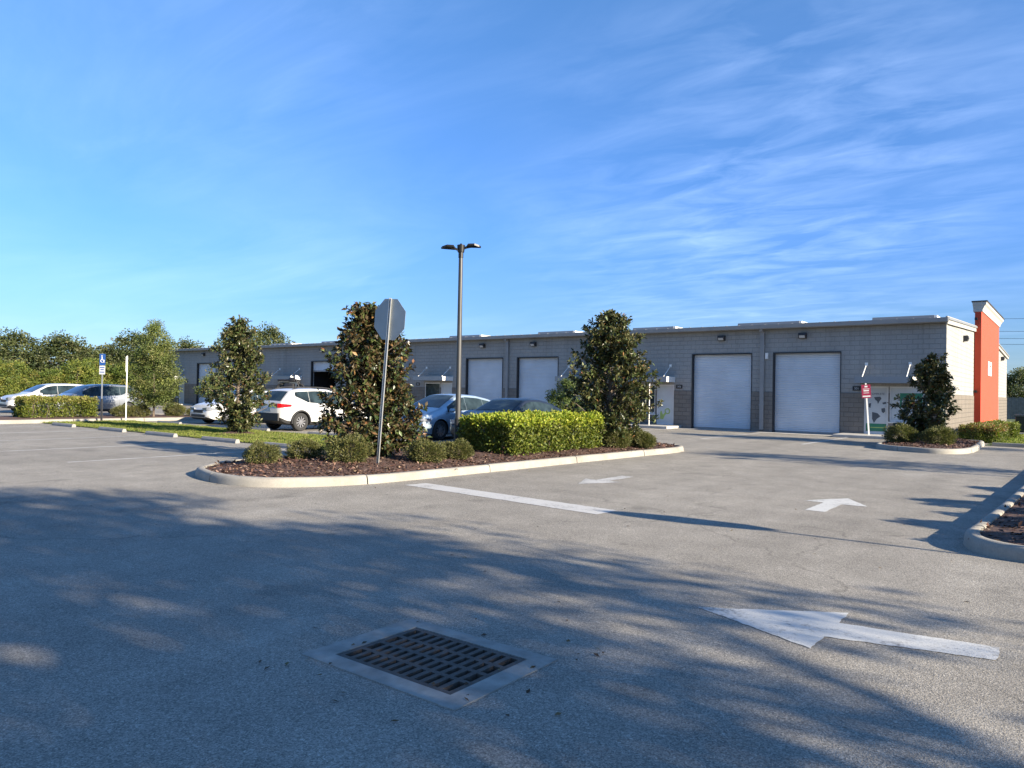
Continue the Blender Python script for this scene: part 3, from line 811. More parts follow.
# doors
def rollup(a0, a1, opened=0):
    w = a1-a0; cx = (a0+a1)/2-BX1
    mb = MB(); z = opened; n = int((DH-z)/.078)
    prof = []
    for k in range(n+1):
        zz = z+(DH-z)*k/n
        prof += [(zz, .20), (zz+.028, .185), (zz+.050, .185)] if k < n else [(zz, .20)]
    vs = []; fs = []
    for i, (zz, d) in enumerate(prof):
        vs += [(cx-w/2+.02, d, zz), (cx+w/2-.02, d, zz)]
    fs = [(2*i, 2*i+1, 2*i+3, 2*i+2) for i in range(len(prof)-1)]
    mb.add(vs, fs); d = mb.build('roll_up_door', 'rollup', bld)
    m2 = MB(); m2.box(cx-w/2, cx-w/2+.06, -.006, .17, 0, DH); m2.box(cx+w/2-.022, cx+w/2, -.006, .17, 0, DH); m2.box(cx-w/2+.06, cx+w/2-.022, -.006, .17, DH-.06, DH)
    m2.build('door_frame', 'black', d)
    m3 = MB(); m3.box(cx-w/2+.03, cx+w/2-.03, .17, .21, z+.006, z+.09); m3.build('bottom_bar', 'gutter', d)
    return d
for i, (a0, a1) in enumerate(doors):
    d = rollup(a0, a1, 2.85 if i == 4 else 0)
    if i == 4: d['label'] = 'raised roll-up door above a dark open bay'
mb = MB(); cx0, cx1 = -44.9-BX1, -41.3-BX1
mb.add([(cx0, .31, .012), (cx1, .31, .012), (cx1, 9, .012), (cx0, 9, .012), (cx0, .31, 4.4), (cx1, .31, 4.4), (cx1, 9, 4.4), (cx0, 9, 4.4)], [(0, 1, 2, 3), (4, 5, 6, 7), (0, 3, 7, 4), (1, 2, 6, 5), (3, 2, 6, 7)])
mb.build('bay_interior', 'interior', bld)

def entry(u):
    d0, d1, w0, w1, c0, c1, key = u
    x0, x1 = d0-BX1, d1-BX1
    mb = MB(); f = .07
    mb.box(x0, x0+f, .05, .14, .12, 2.12); mb.box(x1-f, x1, .05, .14, .12, 2.12); mb.box(x0+f, x1-f, .05, .14, 2.05, 2.12); mb.box(x0+f, x1-f, .05, .14, .12, .22)
    d = mb.build('entry_door', 'frame', bld)
    mb = MB(); mb.box(x0+f, x1-f, .08, .10, .22, 2.05); mb.build('door_panel', 'frost', d)
    mb = MB(); hx = x0+.1 if key in 'bd' else x1-.1
    mb.tube([(hx, .05, 1.0), (hx, .0, 1.02), (hx, .0, 1.28), (hx, .05, 1.3)], .012, 6); mb.build('handle', 'galv', d)
    # window
    a, b = w0-BX1, w1-BX1
    mb = MB(); mb.box(a, a+.06, .05, .14, .66, 2.12); mb.box(b-.06, b, .05, .14, .66, 2.12); mb.box(a+.06, b-.06, .05, .14, 2.06, 2.12); mb.box(a+.06, b-.06, .05, .14, .66, .74)
    wn = mb.build('window', 'frame', bld)
    mb = MB(); mb.box(a+.06, b-.06, .08, .10, .74, 2.06); mb.build('pane', 'frost' if key in 'a' else 'shopglass', wn)
    mb = MB(); mb.box(a-.03, b+.03, -.05, .05, .60, .66); mb.build('sill', 'frame', wn)
    # canopy with hanger rods
    p, q = c0-BX1, c1-BX1
    mb = MB(); mb.box(p, q, -.95, -.90, 2.24, 2.50); mb.box(p, p+.05, -.90, .03, 2.24, 2.50); mb.box(p+.05, q-.05, -.90, .03, 2.36, 2.40)
    c = mb.build('canopy', 'canopy', bld)
    mb = MB(); mb.box(q-.05, q, -.90, .03, 2.24, 2.50); mb.build('sunlit_end', 'white', c)  # sun-facing end coloured white to imitate sunlight; other end stays canopy grey
    for xx in (p+.25, q-.25):
        mb = MB(); mb.tube([(xx, -.80, 2.45), (xx, .03, 3.05)], .018, 6); mb.box(xx-.06, xx+.06, .012, .03, 2.98, 3.12); mb.build('hanger_rod', 'white', c)
    return d, wn
EN = [entry(u) for u in units]
# address plaques
for a, txt in ((-7.57, '301'), (-15.67, '302'), (-33.6, '304'), (-61.6, '306')):
    mb = MB(); mb.box(a-.16-BX1, a+.16-BX1, .008, .03, 1.93, 2.12); pl = mb.build('address_plaque', 'black', bld)
    vs, fs = text_mb(txt, .13); mb = MB(); mb.add([(a-BX1+v.x, .006-v.z, 2.02+v.y) for v in vs], fs); mb.build('lettering', 'frost', pl)
# graphics on the first entry: dark lettering, map shapes, green band
d, wn = EN[0]; x0, x1 = units[0][0]-BX1, units[0][1]-BX1; cx = (x0+x1)/2
mb = MB(); vs, fs = text_mb('COMPLETE', .115); mb.add([(cx+.03+v.x, .077-v.z, 1.80+v.y) for v in vs], fs)
def blob(pts, dx, dz, s): mb.add([(cx+dx+p[0]*s, .076, dz+p[1]*s) for p in pts]+[(cx+dx+p[0]*s, .079, dz+p[1]*s) for p in pts],
                                 [tuple(range(len(pts))), tuple(range(len(pts), 2*len(pts)))]+[(i, (i+1) % len(pts), len(pts)+(i+1) % len(pts), len(pts)+i) for i in range(len(pts))])
blob([(-.5, .45), (-.1, .5), (.3, .55), (.45, .25), (.2, -.1), (.0, -.5), (-.1, -.1), (-.35, .1)], .06, 1.53, .30)
blob([(-.3, .6), (.3, .45), (.6, .1), (.2, -.2), (-.1, -.7), (-.3, -.2)], -.05, .83, .36)
blob([(-.3, .3), (.2, .4), (.35, -.1), (.0, -.45), (-.25, -.2)], .27, 1.12, .26)
blob([(-.2, .3), (.2, .4), (.1, -.5), (-.15, -.3)], -.25, 1.32, .24)
blob([(-.4, .1), (.3, .3), (.4, -.1), (-.2, -.25)], .30, 1.42, .2)
mb.build('door_graphic', 'darkfilm', d)
mb = MB(); mb.box(x0+.08, x1-.08, .074, .079, .24, .56); mb.build('green_band', 'green', d)
mb = MB(); mb.box(x0+.25, x1-.15, .070, .0735, .38, .415); mb.build('band_stripe', 'lime', d)
mb = MB(); a = units[0][2]-BX1; mb.box(a+.38, a+1.2, .074, .079, 1.25, 1.85); o = mb.build('window_poster', 'green', wn)
mb = MB(); mb.box(a+.46, a+1.12, .069, .073, 1.3, 1.6); mb.build('poster_panel', 'frost', o)
# lime figure on the second entry
d, wn = EN[1]; x0, x1 = units[1][0]-BX1, units[1][1]-BX1; cx = (x0+x1)/2
mb = MB(); mb.torus((cx+.10, .077, .80), .12, .028, 1, 18, 5)
blob([(-.5, -.5), (-.1, -.55), (.1, -.1), (.35, .2), (.1, .25), (-.15, .0), (-.35, .5), (-.5, .3)], -.08, .62, .42)
mb.build('door_graphic', 'lime', d)

# downspouts, wall packs, small boxes
for a in (-11.58, -26.36, -41.27, -56.63):
    mb = MB(); x = a-BX1; mb.box(x-.09, x+.09, -.10, -.005, .1, EAVE-.13); mb.box(x-.075, x+.075, -.30, -.10, EAVE-.22, EAVE-.13)
    for z in (1.2, 2.6, 3.9): mb.box(x-.12, x+.12, -.106, -.1005, z, z+.05)
    mb.build('downspout', 'downspout', bld)
def wallpack(x, y, z, end=False):
    mb = MB()
    if not end:
        mb.prism([(.03, z-.12), (-.13, z-.11), (-.20, z+.02), (-.16, z+.13), (.03, z+.13)], x-.16, x+.16, 0); b = mb.build('wall_light', 'darkgrey', bld)
        m2 = MB(); m2.add([(x-.12, -.142, z-.098), (x+.12, -.142, z-.098), (x+.12, -.206, z+.008), (x-.12, -.206, z+.008)], [(0, 1, 2, 3)]); m2.build('lens', 'lens', b)
    else:
        mb.prism([(-.03, z-.12), (.12, z-.11), (.18, z+.02), (.15, z+.14), (-.03, z+.14)], y-.2, y+.2, 1); b = mb.build('wall_light', 'darkgrey', bld)
for a in (-13.52, -9.8, -28.23, -24.5, -43.18, -58.91): wallpack(a-BX1, 0, 4.33)
for b in (39.6, 59.6): wallpack(0, b-BY, 4.42, True)
mb = MB(); mb.box(-11.45-BX1, -11.33-BX1, -.06, .03, 3.33, 3.6); mb.build('meter_box', 'white', bld)
# pilaster on the gable end
PY0, PY1, PX = 43.7-BY, 53.7-BY, .28
mb = MB(); mb.box(.0, PX, PY0, PY1, 0, 6.05); pil = mb.build('pilaster', 'orange', bld)
mb = MB()
def ring4(o, z): return [(-.06-o*.2, PY0-o*.4, z), (PX+o, PY0-o*.4, z), (PX+o, PY1+o, z), (-.06-o*.2, PY1+o, z)]
prof = [(.0, 6.05), (.05, 6.07), (.06, 6.17), (.14, 6.34), (.21, 6.42), (.22, 6.54)]
vs = sum([ring4(o, z) for o, z in prof], []); fs = []
for i in range(len(prof)-1):
    for k in range(4): fs.append((i*4+k, i*4+(k+1) % 4, (i+1)*4+(k+1) % 4, (i+1)*4+k))
fs += [(3, 2, 1, 0)]
mb.add(vs, fs); mb.build('cornice', 'cornice', pil)
mb = MB(); mb.box(-.14, PX+.26, PY0-.13, PY1+.26, 6.54, 6.60); mb.build('coping', 'darkgrey', pil)
mb = MB(); yc = 48.0-BY
mb.box(PX, PX+.03, yc-.95, yc+.95, 2.95, 3.72, bev=.01); sg = mb.build('wall_sign', 'signwhite', pil)
mb = MB(); mb.box(PX+.03, PX+.034, yc-.1, yc+.45, 3.42, 3.54); mb.box(PX+.03, PX+.034, yc-.7, yc+.1, 3.29, 3.32); mb.build('sign_mark', 'orange', sg)
for z in (5.7, 2.05):
    mb = MB(); mb.box(-.005, .12, PY0-.10, PY0-.003, z-.06, z+.06); mb.build('pilaster_light', 'black', pil)

# sidewalk slabs at the entries
for a0, a1 in ((-8.1, -5.95), (-19.0, -15.5), (-23.0, -19.3), (-33.6, -30.2), (-49, -45), (-64.2, -60.5)):
    mb = MB(); mb.box(a0, a1, 32.25, 33.895, -.01, .12, bev=.02); struct(mb.build('sidewalk', 'concrete'))

# ------------------------------------------------------------------ lamp post
lp = thing('lamp_post', 'tall bronze parking lot lamp post with two dark flat heads', 'lamp post', (-12.35, 13.9, .15))
H = 4.86
mb = MB(); mb.cyl((0, 0, -.1), (0, 0, .06), .2, .2, 20); mb.build('footing', 'stop_conc', lp, True)
mb = MB(); mb.cyl((0, 0, .06), (0, 0, H), .072, .052, 16); mb.box(-.12, .12, -.12, .12, .06, .09); mb.build('pole', 'bronze', lp, True)
mb = MB(); mb.cyl((0, 0, .09), (0, 0, .78), .095, .085, 16); mb.build('base_cover', 'black', lp, True)
mb = MB(); mb.cyl((0, 0, H-.06), (0, 0, H+.08), .062, .062, 12); mb.cyl((0, 0, H+.08), (0, 0, H+.26), .085, .10, 12); mb.cyl((0, 0, H+.26), (0, 0, H+.30), .04, .02, 8); mb.build('tenon', 'lamphead', lp, True)
ca, sa = math.cos(R(38)), math.sin(R(38))     # heads lie across the view
for s in (-1, 1):
    mb = MB()
    out = [(.05, -.05), (.14, -.06), (.18, -.12), (.34, -.13), (.46, -.07), (.50, 0), (.46, .07), (.34, .13), (.18, .12), (.14, .06), (.05, .05)]
    zt = [.17, .21, .26, .265, .235, .22, .235, .265, .26, .21, .17]
    vs = []
    for k, (u, v) in enumerate(out):
        for z in (H+zt[k]-.045, H+zt[k]): vs.append((s*(u*ca-v*sa), s*(u*sa+v*ca), z+.02*s))
    n = len(out); fs = [tuple(2*k for k in range(n)), tuple(2*k+1 for k in range(n))]+[(2*k, 2*((k+1) % n), 2*((k+1) % n)+1, 2*k+1) for k in range(n)]
    mb.add(vs, fs); mb.build('lamp_head', 'lamphead', lp)

# ------------------------------------------------------------------ signs
def octagon(r): return [(r*math.cos(R(22.5+45*k)), r*math.sin(R(22.5+45*k))) for k in range(8)]
def stop_sign(name, label, loc, rotz, lean, H, aid=False):
    t = thing(name, label, 'stop sign', loc, rotz); t.rotation_euler = (0, lean, rotz)
    mb = MB()   # U-channel post
    mb.prism([(-.03, .0), (-.014, .0), (-.012, .028), (.012, .028), (.014, .0), (.03, .0), (.03, .006), (.018, .006), (.016, .034), (-.016, .034), (-.018, .006), (-.03, .006)], -.15, H, 2)
    mb.build('post', 'galv', t)
    r = .42; zc = H-.40
    mb = MB(); mb.prism([(x, z+zc) for x, z in octagon(r)], .035, .039, 1); pn = mb.build('panel', 'alu', t)
    mb = MB(); mb.prism([(x, z+zc) for x, z in octagon(r*.995)], .0393, .0403, 1); mb.build('white_edge', 'signwhite', pn)
    mb = MB(); mb.prism([(x, z+zc) for x, z in octagon(r*.95)], .0407, .0417, 1); mb.build('red_face', 'signred', pn)
    vs, fs = text_mb('STOP', .30); mb = MB(); mb.add([(-v.x, .0435+v.z*.3, zc+v.y) for v in vs], fs); mb.build('lettering', 'signwhite', pn)
    if aid:
        mb = MB(); mb.box(-.3, .3, .035, .039, zc-1.0, zc-.45); mb.build('lower_panel', 'signwhite', t)
    return t
stop_sign('stop_sign', 'back of a grey octagonal stop sign on a leaning steel post in mulch', (-10.6, 9.65, hm(-10.6, 9.65)-.02), R(4), R(4.5), 3.17)

def panel_sign(name, label, cat, loc, rotz, H, faces, post='galv', lean=(0, 0), low=None):
    t = thing(name, label, cat, loc, rotz); t.rotation_euler = (lean[0], lean[1], rotz)
    mb = MB(); mb.prism([(-.028, 0), (.028, 0), (.028, .006), (.014, .008), (.012, .036), (-.012, .036), (-.014, .008), (-.028, .006)], -.1, H, 2); mb.build('post', post, t)
    if low: 
        mb = MB(); mb.prism([(-.036, -.004), (.036, -.004), (.036, .042), (-.036, .042)], -.05, low, 2); mb.build('lower_post', 'darkgrey', t)
    for (nm, w, z0, z1, mt, extra) in faces:
        mb = MB(); mb.box(-w/2, w/2, -.008, -.003, z0, z1); p = mb.build(nm, mt, t)
        if extra: extra(p, w, z0, z1)
    return t
def wheelchair(p, w, z0, z1):
    mb = MB(); c = (z0+z1)/2
    mb.torus((0, -.011, c-.05), .075, .014, 1, 16, 5, a0=R(110), a1=R(395)); mb.tube([(-.02, -.011, c+.13), (-.015, -.011, c-.02), (.05, -.011, c-.03), (.08, -.011, c-.12)], .015, 6)
    mb.lathe([(.0, -.012), (.028, -.011), (.028, -.006)], (-.025, 0, c+.165), 1, 12); mb.build('symbol', 'signwhite', p)
def lines(mat, rows):
    def f(p, w, z0, z1):
        mb = MB()
        for (u0, u1, v0, v1) in rows: mb.box(-w/2+u0*w, -w/2+u1*w, -.011, -.0085, z0+v0*(z1-z0), z0+v1*(z1-z0))
        mb.build('print', mat, p)
    return f
panel_sign('parking_sign', 'blue wheelchair parking sign on a post with dark lower half at grass edge', 'parking sign', (-33.45, 14.6, .02), R(30), 2.95,
           [('blue_panel', .27, 2.44, 2.93, 'signblue', wheelchair), ('white_panel', .27, 2.05, 2.42, 'signwhite', lines('signblue', [(.1, .9, .72, .84), (.2, .8, .48, .6), (.1, .9, .2, .32)]))], low=1.0)
panel_sign('parking_sign', 'white post with a sign turned edge-on beside the young oak', 'parking sign', (-33.5, 15.65, .02), R(-37), 2.9,
           [('sign_panel', .32, 2.2, 2.86, 'signwhite', lines('signblue', [(.1, .9, .55, .95), (.15, .85, .2, .28)]))], post='white')
panel_sign('tow_sign', 'small maroon tow-away sign on white post before the map-printed door', 'sign', (-6.82, 32.75, .11), R(20), 2.12,
           [('red_panel', .34, 1.52, 2.06, 'signmaroon', lines('signwhite', [(.34, .66, .80, .92), (.14, .86, .66, .70), (.2, .8, .50, .60), (.2, .8, .36, .40), (.08, .92, .08, .18)]))], post='white', lean=(0, R(-4)))
panel_sign('tow_sign', 'thin white sign post with its panel edge-on, beside the full green magnolia', 'sign', (-16.62, 32.6, .11), R(-62), 2.05,
           [('red_panel', .34, 1.5, 2.02, 'signmaroon', lines('signwhite', [(.34, .66, .80, .92), (.2, .8, .50, .60), (.08, .92, .08, .18)]))], post='white')
# off to the right in the facing island, its shadow lies across the aisle
stop_sign('stop_sign', 'stop sign outside the frame in the right-hand kerbed island', (3.3, 9.2, .15), R(38), 0, 2.85)

# ------------------------------------------------------------------ cars
def lerp_poly(x, pts):
    return float(np.interp(x, [p[0] for p in pts], [p[1] for p in pts]))
def smooth_poly(pts, w=.09):
    xs = np.linspace(pts[0][0], pts[-1][0], 500); ys = np.interp(xs, [p[0] for p in pts], [p[1] for p in pts])
    k = max(1, int(w/(xs[1]-xs[0]))); ker = np.hanning(2*k+3); ker /= ker.sum()
    yp = np.pad(ys, len(ker)//2, mode='reflect', reflect_type='odd'); ys = np.convolve(yp, ker, 'valid')[:500]
    return lambda x: float(np.interp(x, xs, ys))

def make_car(name, label, spec, loc, rotz, group='cars parked in the lot'):
    t = thing(name, label, 'car', loc, rotz, group)
    L, W = spec['L'], spec['W']/2
    top = smooth_poly(spec['top'], .10); belt = smooth_poly(spec['belt'], .2); bot = smooth_poly(spec['bot'], .12)
    def plan(x):
        u = abs(x)/(L/2); return max(.05, (1-max(0, u-.55)**2.2*.55)*(1 if u < .93 else math.sqrt(max(.02, 1-((u-.93)/.0705)**2*.42))))
    def sec(x):
        zt = top(x); zs = min(belt(x), zt-.05); wb = W*plan(x); zb = bot(x); h = zt-zs
        tum = spec['tum']*h; wr = wb*.965-tum
        zm = zb+(zs-zb)*.55
        p = [(0, zb), (wb*.86, zb), (wb*.945, zb+.035), (wb*.975, zb+.14), (wb*.995, zm-.08), (wb, zm), (wb*.985, zs-.09), (wb*.965, zs)]
        p += [(wb*.965-tum*f, zs+h*f) for f in (.3, .6, .82)]
        c = min(.05, h*.4)
        p += [(wb*.965-tum*.95-c*.25, zs+h*.95), (wr-c*1.6, zt+.002), (wr*.55, zt+.018), (0, zt+.024)]
        return p
    xs = sorted(set(list(np.linspace(-L/2, L/2, 60))+[L/2-.02, -L/2+.02, L/2-.06, -L/2+.06]))
    K = len(sec(0)); vs = []; fs = []; mi = []
    for x in xs:
        s_ = sec(x); full = [(x, y, z) for y, z in s_]+[(x, -y, z) for y, z in s_[-2:0:-1]]
        vs += full
    Q = 2*K-2
    for i in range(len(xs)-1):
        for q in range(Q):
            fs.append((i*Q+q, (i+1)*Q+q, (i+1)*Q+(q+1) % Q, i*Q+(q+1) % Q))
            jj = q if q < K-1 else Q-1-q
            mi.append(1 if jj <= spec.get('clad', 1) else 0)
    fs += [tuple(range(Q)), tuple(range((len(xs)-1)*Q, len(xs)*Q))]; mi += [0, 0]
    mb = MB(); mb.v = vs; mb.f = fs; mb.m = mi
    body = mb.build('body', [spec['paint'], 'black'], t, True)
    # wheel openings
    ax = spec['axles']; rw = spec['rw']
    cut = MB()
    for x in ax:
        for s in (-1, 1): cut.cyl((x, s*(W-.28), rw), (x, s*(W+.2), rw), rw+.055, None, 36, 1)
    co = cut.build('wheel_cut', [spec['paint'], 'black'], t)
    md = body.modifiers.new('cut', 'BOOLEAN'); md.object = co; md.operation = 'DIFFERENCE'; md.solver = 'EXACT'
    bpy.context.view_layer.update(); dg = bpy.context.evaluated_depsgraph_get(); dg.update(); me = bpy.data.meshes.new_from_object(body.evaluated_get(dg))
    body.modifiers.clear(); body.data = me; bpy.data.objects.remove(co)
    # side glass
    def yside(x, z):
        zt = top(x); zs = min(belt(x), zt-.05); wb = W*plan(x); h = zt-zs
        if z >= zs: return wb*.965-spec['tum']*(z-zs)+.006
        return wb*.99
    def pane(name_, x0, x1, lo, hi, mat, parent):
        for s in (-1, 1):
            mb = MB(); n = 12; rows = 4; vs = []
            for i in range(n+1):
                x = x0+(x1-x0)*i/n
                for j in range(rows+1):
                    z = lo(x)+(hi(x)-lo(x))*j/rows; vs.append((x, s*yside(x, z), z))
            fs = [(i*(rows+1)+j, (i+1)*(rows+1)+j, (i+1)*(rows+1)+j+1, i*(rows+1)+j+1) for i in range(n) for j in range(rows)]
            mb.add(vs, fs); mb.build(name_, mat, parent, True)
    lo = lambda x: belt(x)+.025
    for (x0, x1) in spec['panes']:
        hi = lambda x: max(lo(x)+.004, min(top(x)-.085-spec.get('pillar', 0), 9))
        if spec.get('kick') and x0 < spec['kick'][0]:
            kx, kz = spec['kick']; lo2 = lambda x: max(lo(x), lo(x)+(kx-x)*kz) if x < kx else lo(x)
            pane('side_window', x0, x1, lambda x: min(lo2(x), hi(x)), hi, 'glass', t)
        else: pane('side_window', x0, x1, lo, hi, 'glass', t)
    # windscreen and rear glass over the top surface
    def topglass(nm, x0, x1, inset):
        mb = MB(); n = 10; m_ = 10; vs = []
        for i in range(n+1):
            x = x0+(x1-x0)*i/n; zt = top(x); zs = min(belt(x), zt-.05); wr = W*plan(x)*.965-spec['tum']*(zt-zs)-inset
            for j in range(m_+1):
                u = -1+2*j/m_; vs.append((x, u*wr, zt+.024-.02*abs(u)**2.5+.007))
        fs = [(i*(m_+1)+j, (i+1)*(m_+1)+j, (i+1)*(m_+1)+j+1, i*(m_+1)+j+1) for i in range(n) for j in range(m_)]
        mb.add(vs, fs); return mb.build(nm, 'glass', t, True)
    topglass('windscreen', *spec['ws'], .09); topglass('rear_window', *spec['rg'], .10)
    # lights: patches just off the body at the corners
    def patch(nm, fx0, fx1, z0, z1, mat, yfrac=None, slope=0):
        for s in (-1, 1):
            mb = MB(); n, m_ = 8, 3; vs = []
            for i in range(n+1):
                u = i/n; x = fx0+(fx1-fx0)*u
                for j in range(m_+1):
                    zz = z0+(z1-z0)*(j/m_)*(1-slope*u)+slope*u*(z1-z0)*.6
                    vs.append((x, s*(W*plan(x)*1.004+.004), zz))
            fs = [(i*(m_+1)+j, (i+1)*(m_+1)+j, (i+1)*(m_+1)+j+1, i*(m_+1)+j+1) for i in range(n) for j in range(m_)]
            e = L/2*(1 if fx0 > 0 else -1); y0 = W*plan(fx0)
            mb.add(vs, fs)
            w_in = spec.get('lampw', .34); sg = 1 if fx0 > 0 else -1
            mb.prism([(s*y0, z0), (s*y0, z1), (s*(y0-w_in), z0+(z1-z0)*.75), (s*(y0-w_in), z0+(z1-z0)*.35)], min(fx0-sg*.03, fx0+sg*.008), max(fx0-sg*.03, fx0+sg*.008), 0)
            mb.build(nm, mat, t, True)
    zl = spec['zl']; patch('headlight', L/2-.012, L/2-.42, zl[0], zl[1], 'headlight', slope=.5)
    zr = spec['zr']; patch('taillight', -L/2+.012, -L/2+.46, zr[0], zr[1], 'taillight', slope=.5)
    # grille, plate, bumper intake
    mb = MB(); f = L/2
    mb.box(f-.04, f+.014, -.38, .38, zl[0]-.10, zl[0]+.03, bev=.01); mb.box(f-.04, f+.016, -.55, .55, bot(f-.1)+.06, bot(f-.1)+.18, bev=.01); mb.build('grille', 'black', t)
    mb = MB(); mb.box(-f-.012, -f+.03, -.26, .26, zr[0]-.16, zr[0]-.03, bev=.004); mb.build('number_plate', 'signwhite', t)
    mb = MB(); mb.box(-f-.015, -f+.05, -W*.8, W*.8, bot(-f+.1)+.03, bot(-f+.1)+.03+spec.get('rb', .12), bev=.02); mb.build('rear_bumper', 'black', t)
    # mirrors, handles
    mx = spec['ws'][0]-.35
    for s in (-1, 1):
        bm = bmesh.new(); bmesh.ops.create_uvsphere(bm, u_segments=12, v_segments=8, radius=1)
        for v in bm.verts: v.co = Vector((mx+v.co.x*.09, s*(W+.07)+v.co.y*.11, belt(mx)+.07+v.co.z*.075))
        mb = MB().bm(bm); mb.tube([(mx, s*(W*.93), belt(mx)+.01), (mx, s*(W+.03), belt(mx)+.04)], .025, 6); mb.build('mirror', spec['paint'], t, True)
        for hx in spec['handles']:
            mb = MB(); y = W*plan(hx)*.992; mb.box(hx-.09, hx+.09, min(s*y, s*(y+.028)), max(s*y, s*(y+.028)), belt(hx)-.105, belt(hx)-.075, bev=.006); mb.build('door_handle', spec['paint'], t)
        # door shut lines as thin recessed strips
        mb = MB()
        for sx in spec['seams']:
            z0, z1 = bot(sx)+.17, belt(sx)-.01
            zz = np.linspace(z0, z1, 8)
            pts = [(sx, s*(np.interp(z, [bot(sx)+.14, bot(sx)+(belt(sx)-bot(sx))*.55, belt(sx)], [W*.975, W*1.0, W*.968])+.001), z) for z in zz]
            mb.tube(pts, .005, 4)
        mb.build('door_seam', 'black', t)
        # lower cladding and arch lips
        if spec.get('arch'):
            mb = MB()
            for x in ax: mb.torus((x, s*(W-.005), rw), rw+.075, .035, 1, 24, 6, a0=R(-8), a1=R(188))
            mb.build('arch_trim', 'black', t, True)
    if spec.get('rails'):
        for s in (-1, 1):
            mb = MB(); mb.tube([(x, s*(W*.62), top(x)+.03+(.035 if i not in (0, 6) else 0)) for i, x in enumerate(np.linspace(-1.5, .55, 7))], .018, 6); mb.build('roof_rail', 'darkgrey', t, True)
    # wheels
    for x in ax:
        for s in (-1, 1):
            c = (x, s*(W-.115), rw)
            mb = MB(); mb.lathe([(rw*.62, -.10), (rw*.9, -.105), (rw*.985, -.08), (rw, -.04), (rw, .04), (rw*.985, .08), (rw*.9, .105), (rw*.62, .10)], c, 1, 32)
            ty = mb.build('tyre', 'tyre', t, True)
            mb = MB(); y = s*.085
            mb.lathe([(rw*.64, y), (rw*.60, y+s*.008), (rw*.57, y-s*.02), (rw*.57, y-s*.10)], c, 1, 32)
            for k in range(10):
                a = 2*PI*k/10+.2; da = .11 if k % 2 else .09
                p = lambda r, b, h: (c[0]+r*math.cos(a+b), c[1]+h, c[2]+r*math.sin(a+b))
                vs = [p(rw*.12, -.45, y-s*.005), p(rw*.12, .45, y-s*.005), p(rw*.6, da, y), p(rw*.6, -da, y), p(rw*.12, -.45, y-s*.03), p(rw*.12, .45, y-s*.03), p(rw*.6, da, y-s*.03), p(rw*.6, -da, y-s*.03)]
                mb.add(vs, [(0, 1, 2, 3), (4, 5, 6, 7), (0, 3, 7, 4), (1, 2, 6, 5), (2, 3, 7, 6)])
            mb.lathe([(0, y+s*.006), (rw*.14, y+s*.006), (rw*.16, y-s*.03)], c, 1, 16)
            rm = mb.build('rim', 'rim', ty, True)
            mb = MB(); mb.lathe([(0, y-s*.06), (rw*.57, y-s*.06)], c, 1, 24); mb.build('brake_disc', 'darkgrey', ty)
    return t

SUV = dict(L=4.45, W=1.84, tum=.36, paint='p_white', clad=2, arch=True, rails=True, rw=.345, axles=(1.33, -1.33),
           top=[(-2.225, .86), (-2.17, 1.05), (-1.95, 1.28), (-1.72, 1.50), (-1.45, 1.57), (-.6, 1.605), (0.1, 1.585), (.5, 1.51), (1.25, 1.08), (1.5, 1.01), (1.95, .93), (2.15, .80), (2.225, .64)],
           belt=[(-2.225, .98), (-1.6, 1.10), (-.5, 1.02), (.6, .97), (1.3, .94), (2.225, .70)],
           bot=[(-2.225, .40), (-1.95, .27), (-1.5, .21), (1.5, .20), (2.0, .24), (2.225, .32)],
           panes=[(-1.55, -.93), (-.915, -.008), (.008, .80)], kick=(-1.0, .35), ws=(1.16, .52), rg=(-2.10, -1.74), zl=(.70, .86), zr=(.88, 1.04), handles=(-.75, .22), seams=(-.93, .02, 1.02), rb=.30)
SEDAN = dict(L=4.65, W=1.8, tum=.40, paint='p_white', clad=1, rw=.325, axles=(1.36, -1.34),
             top=[(-2.325, .80), (-2.28, .96), (-1.85, 1.06), (-1.55, 1.11), (-1.0, 1.35), (-.6, 1.43), (0, 1.465), (.35, 1.42), (1.15, 1.02), (1.5, .93), (2.0, .82), (2.25, .68), (2.325, .54)],
             belt=[(-2.325, .90), (-1.6, .98), (-.5, .95), (.8, .90), (1.3, .86), (2.325, .62)],
             bot=[(-2.325, .38), (-2.0, .25), (-1.6, .18), (1.6, .17), (2.1, .20), (2.325, .30)],
             panes=[(-1.38, -.97), (-.955, -.045), (-.03, .85)], ws=(1.08, .38), rg=(-1.50, -1.02), zl=(.60, .74), zr=(.74, .90), handles=(-.78, .15), seams=(-.97, -.035, 1.0))
def variant(base, **kw): d = dict(base); d.update(kw); return d
HATCH = variant(SEDAN, L=4.3, W=1.78, paint='p_bluesilver', axles=(1.28, -1.28),
                top=[(-2.15, .82), (-2.1, 1.02), (-1.8, 1.17), (-1.3, 1.36), (-.7, 1.465), (-.1, 1.50), (.3, 1.46), (1.25, 1.03), (1.6, .93), (1.95, .80), (2.1, .66), (2.15, .54)],
                belt=[(-2.15, .94), (-1.5, 1.02), (-.5, .97), (.8, .91), (1.4, .86), (2.15, .62)], bot=[(-2.15, .38), (-1.9, .25), (-1.5, .18), (1.5, .17), (1.95, .20), (2.15, .30)],
                panes=[(-1.5, -.93), (-.915, -.035), (-.02, .92)], kick=(-.95, .12), ws=(1.2, .33), rg=(-2.0, -1.30))
COUPE = variant(SEDAN, paint='p_navy', top=[(-2.325, .78), (-2.28, .92), (-1.9, 1.0), (-1.55, 1.05), (-.9, 1.31), (-.4, 1.39), (.05, 1.40), (.35, 1.35), (1.15, .98), (1.5, .90), (2.0, .80), (2.25, .66), (2.325, .54)])
